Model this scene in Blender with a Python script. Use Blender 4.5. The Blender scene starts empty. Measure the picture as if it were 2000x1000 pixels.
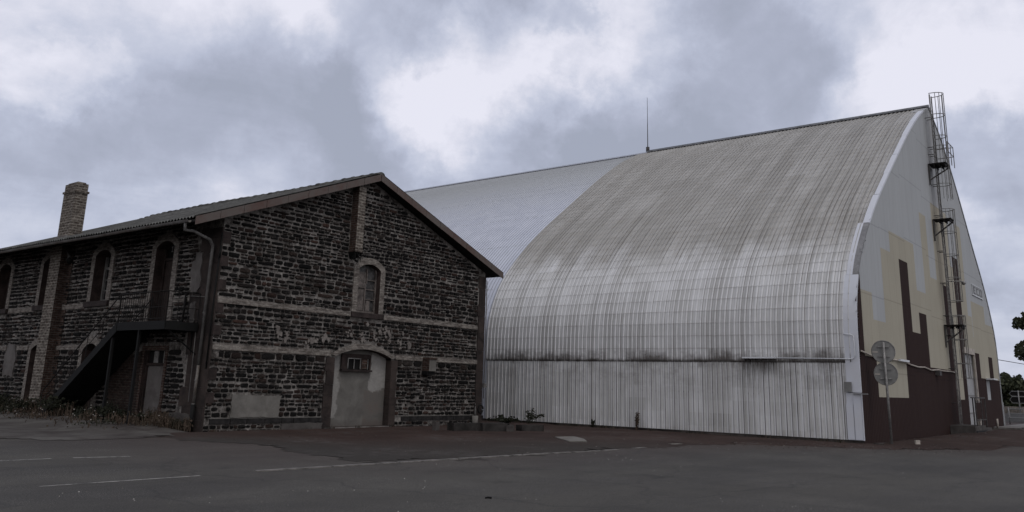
import bpy, bmesh, math, random
from mathutils import Vector, Matrix, noise as mnoise
R = random.Random(7)
sc = bpy.context.scene
col = sc.collection
PI = math.pi

# ------------------------------------------------------------------ materials
class NT:
    def __init__(s, name):
        s.m = bpy.data.materials.new(name); s.m.use_nodes = True
        s.t = s.m.node_tree; s.n = s.t.nodes; s.l = s.t.links
        s.b = s.n['Principled BSDF']
    def new(s, typ, **kw):
        n = s.n.new(typ)
        for k, v in kw.items(): setattr(n, k, v)
        return n
    def put(s, sock, v):
        if v is None: return
        if hasattr(v, 'is_linked'): s.l.new(v, sock)
        else:
            if isinstance(v, (tuple, list)) and len(v) == 3 and sock.type == 'RGBA': v = (*v, 1)
            sock.default_value = v
    def math(s, op, a, b=None, c=None, clamp=False):
        n = s.new('ShaderNodeMath', operation=op); n.use_clamp = clamp
        for i, v in enumerate((a, b, c)):
            if v is not None: s.put(n.inputs[i], v)
        return n.outputs[0]
    def mix(s, f, a, b, bt='MIX'):
        n = s.new('ShaderNodeMix', data_type='RGBA', blend_type=bt)
        s.put(n.inputs[0], f); s.put(n.inputs[6], a); s.put(n.inputs[7], b)
        return n.outputs[2]
    def mapr(s, v, a, b, c=0.0, d=1.0, smooth=False):
        n = s.new('ShaderNodeMapRange'); n.interpolation_type = 'SMOOTHSTEP' if smooth else 'LINEAR'
        n.clamp = True
        s.put(n.inputs[0], v)
        for i, x in zip((1, 2, 3, 4), (a, b, c, d)): s.put(n.inputs[i], x)
        return n.outputs[0]
    def noise(s, scale, vec=None, detail=4, rough=.55, dist=0.0):
        n = s.new('ShaderNodeTexNoise'); n.inputs['Scale'].default_value = scale
        n.inputs['Detail'].default_value = detail; n.inputs['Roughness'].default_value = rough
        n.inputs['Distortion'].default_value = dist
        if vec is not None: s.l.new(vec, n.inputs['Vector'])
        return n.outputs['Fac']
    def white(s, vec):
        n = s.new('ShaderNodeTexWhiteNoise', noise_dimensions='3D'); s.l.new(vec, n.inputs['Vector']); return n.outputs['Value']
    def pos(s):
        return s.new('ShaderNodeNewGeometry').outputs['Position']
    def uv(s):
        return s.new('ShaderNodeUVMap').outputs[0]
    def sep(s, v):
        n = s.new('ShaderNodeSeparateXYZ'); s.l.new(v, n.inputs[0]); return n.outputs
    def comb(s, x=0.0, y=0.0, z=0.0):
        n = s.new('ShaderNodeCombineXYZ')
        for i, v in enumerate((x, y, z)): s.put(n.inputs[i], v)
        return n.outputs[0]
    def scale(s, v, k):
        n = s.new('ShaderNodeVectorMath', operation='MULTIPLY'); s.l.new(v, n.inputs[0]); n.inputs[1].default_value = k; return n.outputs[0]
    def island(s):
        return s.new('ShaderNodeNewGeometry').outputs['Random Per Island']
    def bump(s, h, strength=.4, dist=.02):
        n = s.new('ShaderNodeBump'); n.inputs['Strength'].default_value = strength; n.inputs['Distance'].default_value = dist
        s.l.new(h, n.inputs['Height']); s.l.new(n.outputs[0], s.b.inputs['Normal'])
    def done(s, color, rough=.8, metal=0.0, spec=None):
        s.put(s.b.inputs['Base Color'], color); s.put(s.b.inputs['Roughness'], rough); s.put(s.b.inputs['Metallic'], metal)
        s.put(s.b.inputs['Specular IOR Level'], .3 if spec is None else spec)
        return s.m

def mat_plain(name, c, rough=.8, metal=0.0, var=.25, scale=3.0, dirt=None, bump=.15, bscale=25, spec=None):
    k = NT(name); p = k.pos()
    n1 = k.noise(scale, p, 5, .6); n2 = k.noise(scale*7, p, 3, .6)
    f = k.math('ADD', k.math('MULTIPLY', n1, .65), k.math('MULTIPLY', n2, .35))
    d = dirt or tuple(x*(1-var*1.6) for x in c)
    cc = k.mix(k.mapr(f, .36, .66, 0, 1, True), d, tuple(x*(1+var*.4) for x in c))
    if bump: k.bump(k.noise(bscale, p, 4, .6), bump, .01)
    return k.done(cc, rough, metal, spec)

def mat_stone():
    k = NT('basalt_stone'); p = k.pos(); r = k.island()
    ramp = k.new('ShaderNodeValToRGB'); ramp.color_ramp.interpolation = 'LINEAR'
    e = ramp.color_ramp.elements; e[0].position = 0; e[0].color = (.0035, .0035, .0037, 1); e[1].position = 1; e[1].color = (.045, .026, .021, 1)
    for q, c in ((.4, (.0072, .0068, .0067)), (.66, (.012, .0112, .011)), (.78, (.025, .0155, .013)), (.92, (.027, .0235, .0215))):
        x = e.new(q); x.color = (*c, 1)
    k.l.new(r, ramp.inputs[0])
    n = k.noise(14, p, 6, .7)
    c = k.mix(k.mapr(n, .3, .75), k.mix(1.0, ramp.outputs[0], (.55, .55, .55), 'MULTIPLY'), k.mix(1.0, ramp.outputs[0], (1.5, 1.45, 1.4), 'MULTIPLY'))
    dust = k.math('MULTIPLY', k.mapr(k.noise(7.5, p, 5, .75), .52, .74, 0, .5), k.mapr(k.noise(.8, p, 4, .6), .42, .6))
    c = k.mix(dust, c, (.10, .09, .082))
    k.bump(k.noise(38, p, 5, .7), .9, .03)
    return k.done(c, .93, 0, .15)

def mat_mortar():
    k = NT('lime_mortar'); p = k.pos()
    n = k.math('ADD', k.math('MULTIPLY', k.noise(1.1, p, 5, .7), .6), k.math('MULTIPLY', k.noise(6, p, 4, .7), .4)); n2 = k.noise(22, p, 4, .7)
    c = k.mix(k.mapr(n, .41, .60), (.06, .054, .05), (.33, .315, .296))
    c = k.mix(k.mapr(n2, .42, .7), k.mix(1.0, c, (.5, .48, .47), 'MULTIPLY'), c)
    k.bump(n2, .8, .02)
    return k.done(c, .95, 0, .1)

def mat_brick(name, c1, c2, mort, row=.085, ms=.013, axis='SIDE', lichen=.35, lich=(.2, .19, .18)):
    k = NT(name); p = k.pos(); x, y, z = k.sep(p)
    h = k.math('ADD', x, y)
    v = k.comb(h, z, 0.0)
    b = k.new('ShaderNodeTexBrick'); k.l.new(v, b.inputs['Vector'])
    b.inputs['Color1'].default_value = (*c1, 1); b.inputs['Color2'].default_value = (*c2, 1); b.inputs['Mortar'].default_value = (*mort, 1)
    b.inputs['Scale'].default_value = 1.0; b.inputs['Mortar Size'].default_value = ms; b.inputs['Brick Width'].default_value = .24; b.inputs['Row Height'].default_value = row
    b.inputs['Bias'].default_value = -.1
    n = k.noise(3.2, p, 5, .7); n2 = k.noise(30, p, 4, .7)
    c = k.mix(k.mapr(n, .48, .72, 0, lichen), b.outputs['Color'], lich)
    c = k.mix(k.mapr(n2, .35, .7), k.mix(1.0, c, (.6, .6, .6), 'MULTIPLY'), c)
    an = k.noise(1.0, k.scale(p, (4, 4, 13)), 4, .7)
    c = k.mix(k.mapr(an, .38, .64), k.mix(1.0, c, (.5, .47, .46), 'MULTIPLY'), k.mix(1.0, c, (1.35, 1.33, 1.3), 'MULTIPLY'))
    hgt = k.math('SUBTRACT', k.math('MULTIPLY', n2, .5), b.outputs['Fac'])
    k.bump(hgt, .6, .02)
    return k.done(c, .92, 0, .15)

def mat_cladding(name, far=False):
    k = NT(name); u, v, _ = k.sep(k.uv()); p = k.pos()
    rowh, sw = (3.6, .95) if far else (.5, .95)
    cu = k.math('FLOOR', k.math('DIVIDE', u, sw)); cv = k.math('FLOOR', k.math('DIVIDE', k.math('SUBTRACT', v, 2.83), rowh))
    rnd = k.white(k.comb(cu, cv, 1.0)); rnd2 = k.white(k.comb(cu, k.math('FLOOR', k.math('DIVIDE', cv, 3.0)), 5.0))
    st = k.noise(1.0, k.scale(k.uv(), (9.0, .55, 1)), 5, .65)       # streaks running down the slope
    bl = k.noise(1.1, k.uv(), 5, .6)
    if far:
        base = k.mix(k.mapr(bl, .35, .65), (.45, .475, .55), (.525, .55, .625))
        up = k.mapr(k.math('ADD', v, k.math('MULTIPLY', bl, 4)), 15, 24, 0, .75, True)
        base = k.mix(up, base, (.335, .345, .335))
        fv = k.math('FRACT', k.math('DIVIDE', k.math('SUBTRACT', v, 2.83), rowh))
        seam = k.math('MULTIPLY', k.math('LESS_THAN', fv, .02), k.mapr(k.noise(1.0, k.scale(k.uv(), (5, 1, 1)), 2), .45, .55, 0, .5))
        base = k.mix(seam, base, (.2, .2, .2))
        base = k.mix(k.mapr(st, .5, .8, 0, .35), base, (.3, .31, .33))
        fr_ = k.math('FRACT', k.math('DIVIDE', k.math('SUBTRACT', u, 26.70), .21))
        base = k.mix(k.math('MULTIPLY', k.mapr(fr_, .36, .42), k.mapr(fr_, .56, .50, 0, .55)), base, (.24, .25, .27))
        return k.done(base, .45, 0, .4)
    low = k.mix(k.mapr(rnd2, 0, 1), (.51, .515, .525), (.59, .597, .605))
    low = k.mix(k.mapr(rnd, 0, 1, 0, .3), low, (.64, .645, .65))
    low = k.mix(k.mapr(bl, .38, .7, 0, .5), low, (.46, .46, .455))
    hi = k.mix(k.mapr(rnd2, 0, 1), (.305, .298, .284), (.36, .353, .34))
    hi = k.mix(k.mapr(rnd, 0, 1, 0, .3), hi, (.42, .415, .405))
    hi = k.mix(k.mapr(k.noise(2.3, k.uv(), 5, .7), .52, .72, 0, .55), hi, (.27, .235, .185))
    # soot line climbs where the sheets never get washed
    edge = k.math('ADD', k.math('ADD', v, k.math('MULTIPLY', k.math('SUBTRACT', rnd2, .5), .9)), k.math('MULTIPLY', k.math('SUBTRACT', bl, .5), 2.6))
    edge = k.math('ADD', edge, k.math('MULTIPLY', k.math('SUBTRACT', u, 18), -.02))
    f = k.mapr(edge, 6.2, 9.4, 0, 1, True)
    c = k.mix(f, low, hi)
    colm = k.math('ADD', k.math('MULTIPLY', k.white(k.comb(k.math('FLOOR', k.math('DIVIDE', k.math('SUBTRACT', u, 9.93), .21)), 3.0, 2.0)), .45), k.math('MULTIPLY', k.noise(1.0, k.scale(k.uv(), (2.6, .16, 1)), 5, .68), .9))
    c = k.mix(k.mapr(colm, .52, .9, 0, .6), c, k.mix(1.0, c, (.56, .55, .53), 'MULTIPLY'))
    c = k.mix(k.mapr(k.math('ADD', k.math('MULTIPLY', k.white(k.comb(cu, cv, 9.0)), .3), st), .62, 1.0, 0, .6), c, k.mix(1.0, c, (.62, .61, .58), 'MULTIPLY'))
    # dark line in the trough beside each rib, broken along its length
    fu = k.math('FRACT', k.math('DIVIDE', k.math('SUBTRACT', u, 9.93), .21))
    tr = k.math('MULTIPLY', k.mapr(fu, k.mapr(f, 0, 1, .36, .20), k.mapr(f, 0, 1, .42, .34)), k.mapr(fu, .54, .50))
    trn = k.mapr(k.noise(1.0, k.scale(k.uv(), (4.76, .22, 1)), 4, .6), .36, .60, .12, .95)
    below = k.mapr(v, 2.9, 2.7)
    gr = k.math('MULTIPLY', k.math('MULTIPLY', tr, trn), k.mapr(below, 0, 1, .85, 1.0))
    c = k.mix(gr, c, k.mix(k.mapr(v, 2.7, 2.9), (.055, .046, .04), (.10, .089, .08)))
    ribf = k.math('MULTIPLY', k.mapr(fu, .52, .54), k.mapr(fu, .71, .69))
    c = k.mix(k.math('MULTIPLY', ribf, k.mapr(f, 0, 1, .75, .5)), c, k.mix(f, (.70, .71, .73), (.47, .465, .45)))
    # sheet overlaps
    fv = k.math('FRACT', k.math('DIVIDE', k.math('SUBTRACT', v, 2.83), rowh))
    seam = k.math('MULTIPLY', k.math('GREATER_THAN', v, 2.8), k.mapr(fv, .012, .045, .75, 0))
    seam = k.math('MULTIPLY', seam, k.mapr(k.noise(1.0, k.scale(k.uv(), (2.0, 1, 1)), 3), .35, .6, .25, 1))
    c = k.mix(k.math('MULTIPLY', seam, k.mapr(v, 9.5, 6.5, .4, 1)), c, (.16, .145, .13))
    # mould band over the bottom seam and streaks under it
    mn = k.noise(1.0, k.scale(k.uv(), (1.1, 1.6, 1)), 6, .7)
    mn2 = k.noise(1.0, k.scale(k.uv(), (14, 1.2, 1)), 4, .7)
    mm = k.math('ADD', k.math('MULTIPLY', mn, .6), k.math('MULTIPLY', mn2, .4))
    b1 = k.math('MULTIPLY', k.mapr(v, 2.80, 2.82), k.mapr(v, 3.335, 3.32))
    mg = k.math('ADD', k.math('ADD', mm, k.mapr(v, 2.85, 3.33, .12, -.07)), k.math('MULTIPLY', k.math('SUBTRACT', rnd, .5), .12))
    m1 = k.math('MULTIPLY', b1, k.mapr(mg, .44, .66))
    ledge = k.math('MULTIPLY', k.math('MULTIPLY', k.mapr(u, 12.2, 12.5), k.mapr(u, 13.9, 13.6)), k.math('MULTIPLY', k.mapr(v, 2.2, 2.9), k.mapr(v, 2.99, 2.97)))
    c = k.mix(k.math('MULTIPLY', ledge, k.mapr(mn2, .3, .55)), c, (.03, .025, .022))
    line = k.math('MULTIPLY', k.mapr(v, 2.77, 2.80), k.mapr(v, 2.93, 2.84))
    m2 = k.math('MULTIPLY', k.math('MULTIPLY', k.mapr(v, 2.83, 2.80), k.mapr(v, 1.2, 2.8)), k.mapr(mm, .47, .68))
    m3 = k.math('MULTIPLY', k.mapr(v, .75, .1), k.mapr(mm, .5, .68))
    c = k.mix(k.math('MULTIPLY', m1, .85), c, (.06, .05, .045))
    c = k.mix(k.math('MULTIPLY', line, k.mapr(mm, .35, .55, .35, .95)), c, (.03, .025, .022))
    c = k.mix(k.math('MULTIPLY', m2, .8), c, (.085, .072, .064))
    c = k.mix(k.math('MULTIPLY', m3, .5), c, (.12, .105, .09))
    rs = k.noise(1.0, k.scale(k.uv(), (3.4, .9, 1)), 6, .75)
    c = k.mix(k.math('MULTIPLY', k.mapr(rs, .66, .78), .55), c, (.13, .095, .075))
    newsh = k.math('GREATER_THAN', k.white(k.comb(cu, k.math('FLOOR', k.math('DIVIDE', cv, 4.0)), 21.0)), .94)
    c = k.mix(k.math('MULTIPLY', newsh, .12), c, (.52, .52, .515))
    k.bump(k.noise(.9, k.uv(), 3, .5), .25, .12)
    # fixings row
    s2 = k.math('MULTIPLY', k.math('MULTIPLY', k.mapr(v, 1.58, 1.6), k.mapr(v, 1.68, 1.62)), k.math('MULTIPLY', tr, k.mapr(mn2, .45, .6)))
    c = k.mix(s2, c, (.05, .045, .04))
    return k.done(c, .55, 0, .35)

def mat_panel(name, c, dirt, rib=.2):
    k = NT(name); p = k.pos(); x, y, z = k.sep(p)
    v = k.comb(k.math('MULTIPLY', x, 5.0), 0.0, k.math('MULTIPLY', z, .35))
    st = k.noise(1.0, v, 5, .65); bl = k.noise(.5, p, 4, .55)
    cc = k.mix(k.mapr(st, .45, .8, 0, .5), c, dirt)
    cc = k.mix(k.mapr(bl, .45, .7, 0, .35), cc, tuple(q*.82 for q in c))
    jz = k.math('FRACT', k.math('DIVIDE', k.math('ADD', z, k.math('MULTIPLY', k.white(k.comb(k.math('FLOOR', k.math('DIVIDE', x, 4.0)), 2.0, 0.0)), .6)), 2.9))
    cc = k.mix(k.math('MULTIPLY', k.mapr(jz, .022, .012), .35), cc, tuple(q*.45 for q in c))
    jx = k.math('FRACT', k.math('DIVIDE', x, 1.0))
    cc = k.mix(k.math('MULTIPLY', k.mapr(jx, .07, .04), .22), cc, tuple(q*.6 for q in c))
    # rust-brown wash below the ladder brackets
    lad = k.math('MULTIPLY', k.mapr(k.math('ABSOLUTE', k.math('SUBTRACT', x, 46.9)), 1.3, .3), k.mapr(st, .35, .6))
    cc = k.mix(k.math('MULTIPLY', lad, k.mapr(z, 3, 8, 0, .55)), cc, tuple(q*.55 for q in (c[0]*1.05, c[1]*.95, c[2]*.9)))
    h = k.math('PINGPONG', x, rib/2)
    k.bump(h, .35, .25)
    return k.done(cc, .8, 0, .06)

def mat_asphalt():
    k = NT('worn_asphalt'); p = k.pos(); x, y, z = k.sep(p)
    n1 = k.noise(.2, k.scale(p, (.6, 1.5, 1)), 6, .65); n2 = k.noise(1.3, p, 5, .65); n3 = k.noise(45, p, 3, .7)
    c = k.mix(k.mapr(n1, .41, .59), (.026, .0242, .0228), (.052, .0487, .0418))
    c = k.mix(k.mapr(n2, .42, .66, 0, .45), c, (.030, .028, .0265))
    c = k.mix(k.mapr(n3, .42, .66, 0, .75), c, (.085, .08, .073))
    c = k.mix(k.mapr(n3, .44, .30, 0, .7), c, (.014, .013, .0125))
    oil = k.noise(.75, p, 6, .7)
    c = k.mix(k.mapr(oil, .58, .72, 0, .6), c, (.021, .0195, .019))
    c = k.mix(k.mapr(k.noise(11, p, 4, .75), .5, .72, 0, .5), c, (.024, .0225, .0215))
    ty = k.noise(1.0, k.scale(p, (.12, 1.5, 1)), 5, .6)
    c = k.mix(k.mapr(ty, .5, .7, 0, .4), c, (.062, .058, .052))
    # long patch seams from the resurfacing
    sp = k.mapr(k.noise(55, p, 3, .65), .58, .68, 0, .95)
    c = k.mix(k.math('MULTIPLY', sp, k.mapr(k.noise(.5, p, 3), .4, .65)), c, (.30, .29, .27))
    # red volcanic grit thrown onto the tar beside the yard
    d = k.math('ADD', k.math('SUBTRACT', y, k.math('MULTIPLY', x, -.10)), k.math('MULTIPLY', k.math('SUBTRACT', n2, .5), 5))
    c = k.mix(k.math('MULTIPLY', k.mapr(d, 11.5, 17.5, 0, .5), k.mapr(x, 8, 15)), c, (.058, .040, .036))
    d2 = k.math('ADD', k.math('ADD', x, k.math('MULTIPLY', y, .7)), k.math('MULTIPLY', k.math('SUBTRACT', n2, .5), 9))
    c = k.mix(k.math('MULTIPLY', k.mapr(d2, 31, 36.5, 0, .75), k.mapr(n3, .35, .6, .4, 1)), c, (.046, .034, .030))
    cr = k.new('ShaderNodeTexVoronoi', feature='DISTANCE_TO_EDGE'); cr.inputs['Scale'].default_value = .22
    wv = k.new('ShaderNodeVectorMath', operation='ADD'); k.l.new(p, wv.inputs[0]); 
    nn = k.new('ShaderNodeTexNoise'); nn.inputs['Scale'].default_value = .9; k.l.new(p, nn.inputs['Vector']); k.l.new(nn.outputs['Color'], wv.inputs[1])
    k.l.new(wv.outputs[0], cr.inputs['Vector'])
    c = k.mix(k.math('MULTIPLY', k.mapr(cr.outputs['Distance'], .009, .002), .4), c, (.022, .021, .021))
    k.bump(k.math('ADD', n3, k.math('MULTIPLY', n2, 2)), .5, .012)
    return k.done(c, .9, 0, .22)

def mat_yard():
    k = NT('red_grit'); p = k.pos(); x, y, z = k.sep(p)
    n1 = k.noise(.35, p, 5, .62); n2 = k.noise(3.0, p, 5, .7); n3 = k.noise(26, p, 4, .75)
    c = k.mix(k.mapr(n1, .36, .64), (.034, .0225, .0195), (.052, .034, .029))
    c = k.mix(k.mapr(n2, .5, .72, 0, .55), c, (.03, .026, .025))
    fade = k.math('ADD', k.math('ADD', y, k.math('MULTIPLY', x, .05)), k.math('MULTIPLY', k.math('SUBTRACT', n2, .5), 6.0))
    c = k.mix(k.math('MULTIPLY', k.mapr(fade, 20.5, 15.0, 0, .9), k.mapr(x, 27, 21)), c, (.040, .0365, .0335))
    lf = k.math('ADD', x, k.math('MULTIPLY', k.math('SUBTRACT', n2, .5), 5.0))
    c = k.mix(k.math('MULTIPLY', k.mapr(lf, 17.5, 13.8), k.mapr(y, 24, 21)), c, (.040, .0365, .0335))
    c = k.mix(k.mapr(n3, .55, .74, 0, .6), c, (.10, .088, .08))
    c = k.mix(k.math('MULTIPLY', k.mapr(n1, .5, .66), k.mapr(n2, .45, .62)), c, (.068, .062, .059))
    k.bump(n3, .8, .03)
    return k.done(c, .95, 0, .1)

def mat_paint_line():
    k = NT('worn_road_paint'); p = k.pos()
    n = k.noise(9, p, 6, .75); n1 = k.noise(1.2, p, 3, .6)
    f = k.mapr(k.math('ADD', k.math('MULTIPLY', n, .7), k.math('MULTIPLY', n1, .3)), .40, .56)
    c = k.mix(f, (.06, .057, .055), (.24, .23, .215))
    return k.done(c, .85, 0, .2)

def mat_plaster(name, a, b, scale=1.1):
    k = NT(name); p = k.pos()
    n = k.noise(scale, p, 6, .62, .6); n2 = k.noise(scale*9, p, 4, .7)
    c = k.mix(k.mapr(n, .36, .64), a, b)
    c = k.mix(k.mapr(n2, .55, .75, 0, .4), c, tuple(q*.55 for q in a))
    k.bump(n2, .35, .02)
    return k.done(c, .92, 0, .15)

def mat_infill():
    k = NT('cement_infill'); p = k.pos(); x, y, z = k.sep(p)
    n = k.noise(1.6, p, 6, .65, .5); n2 = k.noise(12, p, 5, .7)
    lightpl = k.mix(k.mapr(n2, .4, .7), (.215, .208, .196), (.285, .277, .262))
    dark = k.mix(k.mapr(n, .36, .66), (.10, .095, .088), (.155, .149, .138))
    w = k.math('MULTIPLY', k.math('SUBTRACT', k.noise(2.6, p, 6, .7), .5), .75)
    e = k.math('ADD', k.math('ABSOLUTE', k.math('SUBTRACT', x, 21.45)), w)
    f = k.mapr(e, .70, .78)
    low = k.mapr(k.math('ADD', z, k.math('MULTIPLY', w, 1.0)), .28, .36)
    rightcut = k.math('MULTIPLY', k.mapr(x, 21.9, 22.0), k.mapr(k.math('ADD', z, w), 1.38, 1.30))
    f = k.math('MULTIPLY', k.math('MULTIPLY', f, low), k.math('SUBTRACT', 1.0, rightcut))
    c = k.mix(f, dark, lightpl)
    c = k.mix(k.math('MULTIPLY', rightcut, k.mapr(n, .4, .62, 0, .7)), c, (.10, .078, .068))
    c = k.mix(k.mapr(z, .35, .05, 0, .5), c, (.06, .048, .044))
    k.bump(n2, .35, .02)
    return k.done(c, .92, 0, .15)

def mat_leaf(name, c, c2):
    k = NT(name); r = k.island()
    return k.done(k.mix(r, c, c2), .75, 0, .2)

M = dict(
    stone=mat_stone(), mortar=mat_mortar(),
    band=mat_brick('grey_brick_band', (.225, .208, .19), (.185, .165, .148), (.26, .245, .228), lichen=.75, lich=(.235, .22, .203)),
    brick=mat_brick('brown_brick', (.062, .038, .031), (.085, .052, .042), (.11, .095, .085), lichen=.3, lich=(.12, .105, .096)),
    pale_brick=mat_brick('lichened_brick', (.16, .142, .126), (.07, .053, .045), (.26, .242, .215), row=.105, ms=.02, lichen=.45, lich=(.19, .18, .165)),
    render=mat_plaster('brown_render', (.02, .0165, .016), (.05, .039, .035), 1.4),
    red_quoin=mat_plain('red_quoin', (.036, .026, .024), .9, var=.4, scale=2.5),
    cement=mat_plaster('patch_cement', (.115, .109, .10), (.175, .167, .154), 1.8),
    infill=mat_infill(),
    cut_stone=mat_plain('cut_stone', (.022, .02, .02), .9, var=.5, scale=5),
    sill=mat_plain('sill_stone', (.038, .028, .026), .9, var=.4),
    tile=mat_plaster('lichened_roofing', (.035, .034, .032), (.12, .12, .113), 2.6),
    barge=mat_plain('painted_bargeboard', (.075, .044, .037), .7, var=.35, scale=.8, dirt=(.10, .085, .077)),
    soffit=mat_plain('dark_soffit', (.018, .016, .015), .9, var=.3),
    zinc=mat_plain('old_zinc', (.15, .145, .138), .6, .25, var=.35, scale=2, dirt=(.085, .07, .06)),
    pipe=mat_plain('grey_downpipe', (.13, .125, .12), .6, var=.3, scale=1.5),
    black_iron=mat_plain('black_iron', (.0035, .0035, .0036), .8, .1, var=.3, bump=.1),
    rust_iron=mat_plain('rusty_iron', (.009, .007, .0065), .8, .1, var=.4, scale=6),
    wood=mat_plain('grey_weathered_wood', (.14, .12, .11), .85, var=.35, scale=4),
    brown_wood=mat_plain('brown_wood', (.035, .024, .021), .85, var=.35, scale=4),
    reveal=mat_plain('brown_reveal', (.05, .034, .03), .9, var=.35),
    frame=mat_plain('pale_window_frame', (.22, .215, .205), .7, var=.35),
    pane=mat_plain('dirty_pane', (.03, .03, .033), .12, var=.5, scale=6, bump=.05, bscale=4, spec=.5),
    dusty_pane=mat_plain('dusty_pane', (.085, .082, .082), .5, var=.5, scale=5, bump=0),
    dark=mat_plain('dark_interior', (.006, .006, .006), .95, bump=0),
    door_grey=mat_plaster('grey_door_paint', (.09, .081, .077), (.135, .126, .12), 1.5),
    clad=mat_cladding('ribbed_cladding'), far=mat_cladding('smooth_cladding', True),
    flash=mat_plain('white_flashing', (.47, .48, .515), .5, var=.12, scale=1.5, dirt=(.5, .52, .57), bump=0),
    torn=mat_plain('torn_grey_flashing', (.2, .2, .205), .6, var=.2),
    ridge=mat_plain('ridge_metal', (.22, .23, .25), .5, .2, var=.3),
    wgrey=mat_panel('pale_grey_panel', (.375, .39, .405), (.29, .30, .30)),
    wcream=mat_panel('cream_panel', (.36, .338, .278), (.31, .29, .24)),
    wred=mat_panel('maroon_panel', (.030, .0178, .0162), (.045, .030, .0275)),
    galv=mat_plain('galvanised_steel', (.24, .235, .23), .55, .4, var=.3, scale=6, bump=0),
    mid_galv=mat_plain('weathered_ladder_steel', (.23, .222, .215), .6, .2, var=.35, scale=6, bump=0),
    dull_galv=mat_plain('dull_galvanised_steel', (.075, .07, .068), .65, .2, var=.35, scale=6, bump=0),
    signback=mat_plain('sign_back', (.19, .19, .185), .6, .2, var=.15, scale=1.2, bump=0),
    white=mat_plain('white_metal', (.6, .62, .65), .5, var=.12, bump=0),
    cream_band=mat_plain('pale_band', (.42, .38, .34), .7, var=.2, bump=0),
    concrete=mat_plaster('old_concrete', (.05, .045, .043), (.095, .088, .083), 1.6),
    dark_concrete=mat_plaster('dark_concrete', (.018, .017, .016), (.045, .041, .039), 2.2),
    base=mat_plaster('stained_base', (.02, .018, .017), (.085, .076, .07), 1.2),
    asphalt=mat_asphalt(), yard=mat_yard(), line=mat_paint_line(),
    kerb=mat_plain('pale_kerb', (.17, .16, .15), .9, var=.35, scale=4),
    verge=mat_plaster('grey_grit', (.04, .034, .032), (.085, .08, .074), .9),
    weed=mat_leaf('dry_weed', (.075, .053, .040), (.045, .036, .025)),
    weed_dark=mat_leaf('dark_weed', (.012, .014, .009), (.024, .026, .015)),
    flower=mat_leaf('white_flower', (.36, .34, .32), (.2, .18, .165)),
    leaf=mat_leaf('tree_leaf', (.022, .028, .016), (.055, .06, .032)),
    bark=mat_plain('bark', (.05, .04, .032), .95, var=.4),
    orange_red=mat_plain('sign_ink', (.05, .05, .055), .7, bump=0),
)

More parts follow.
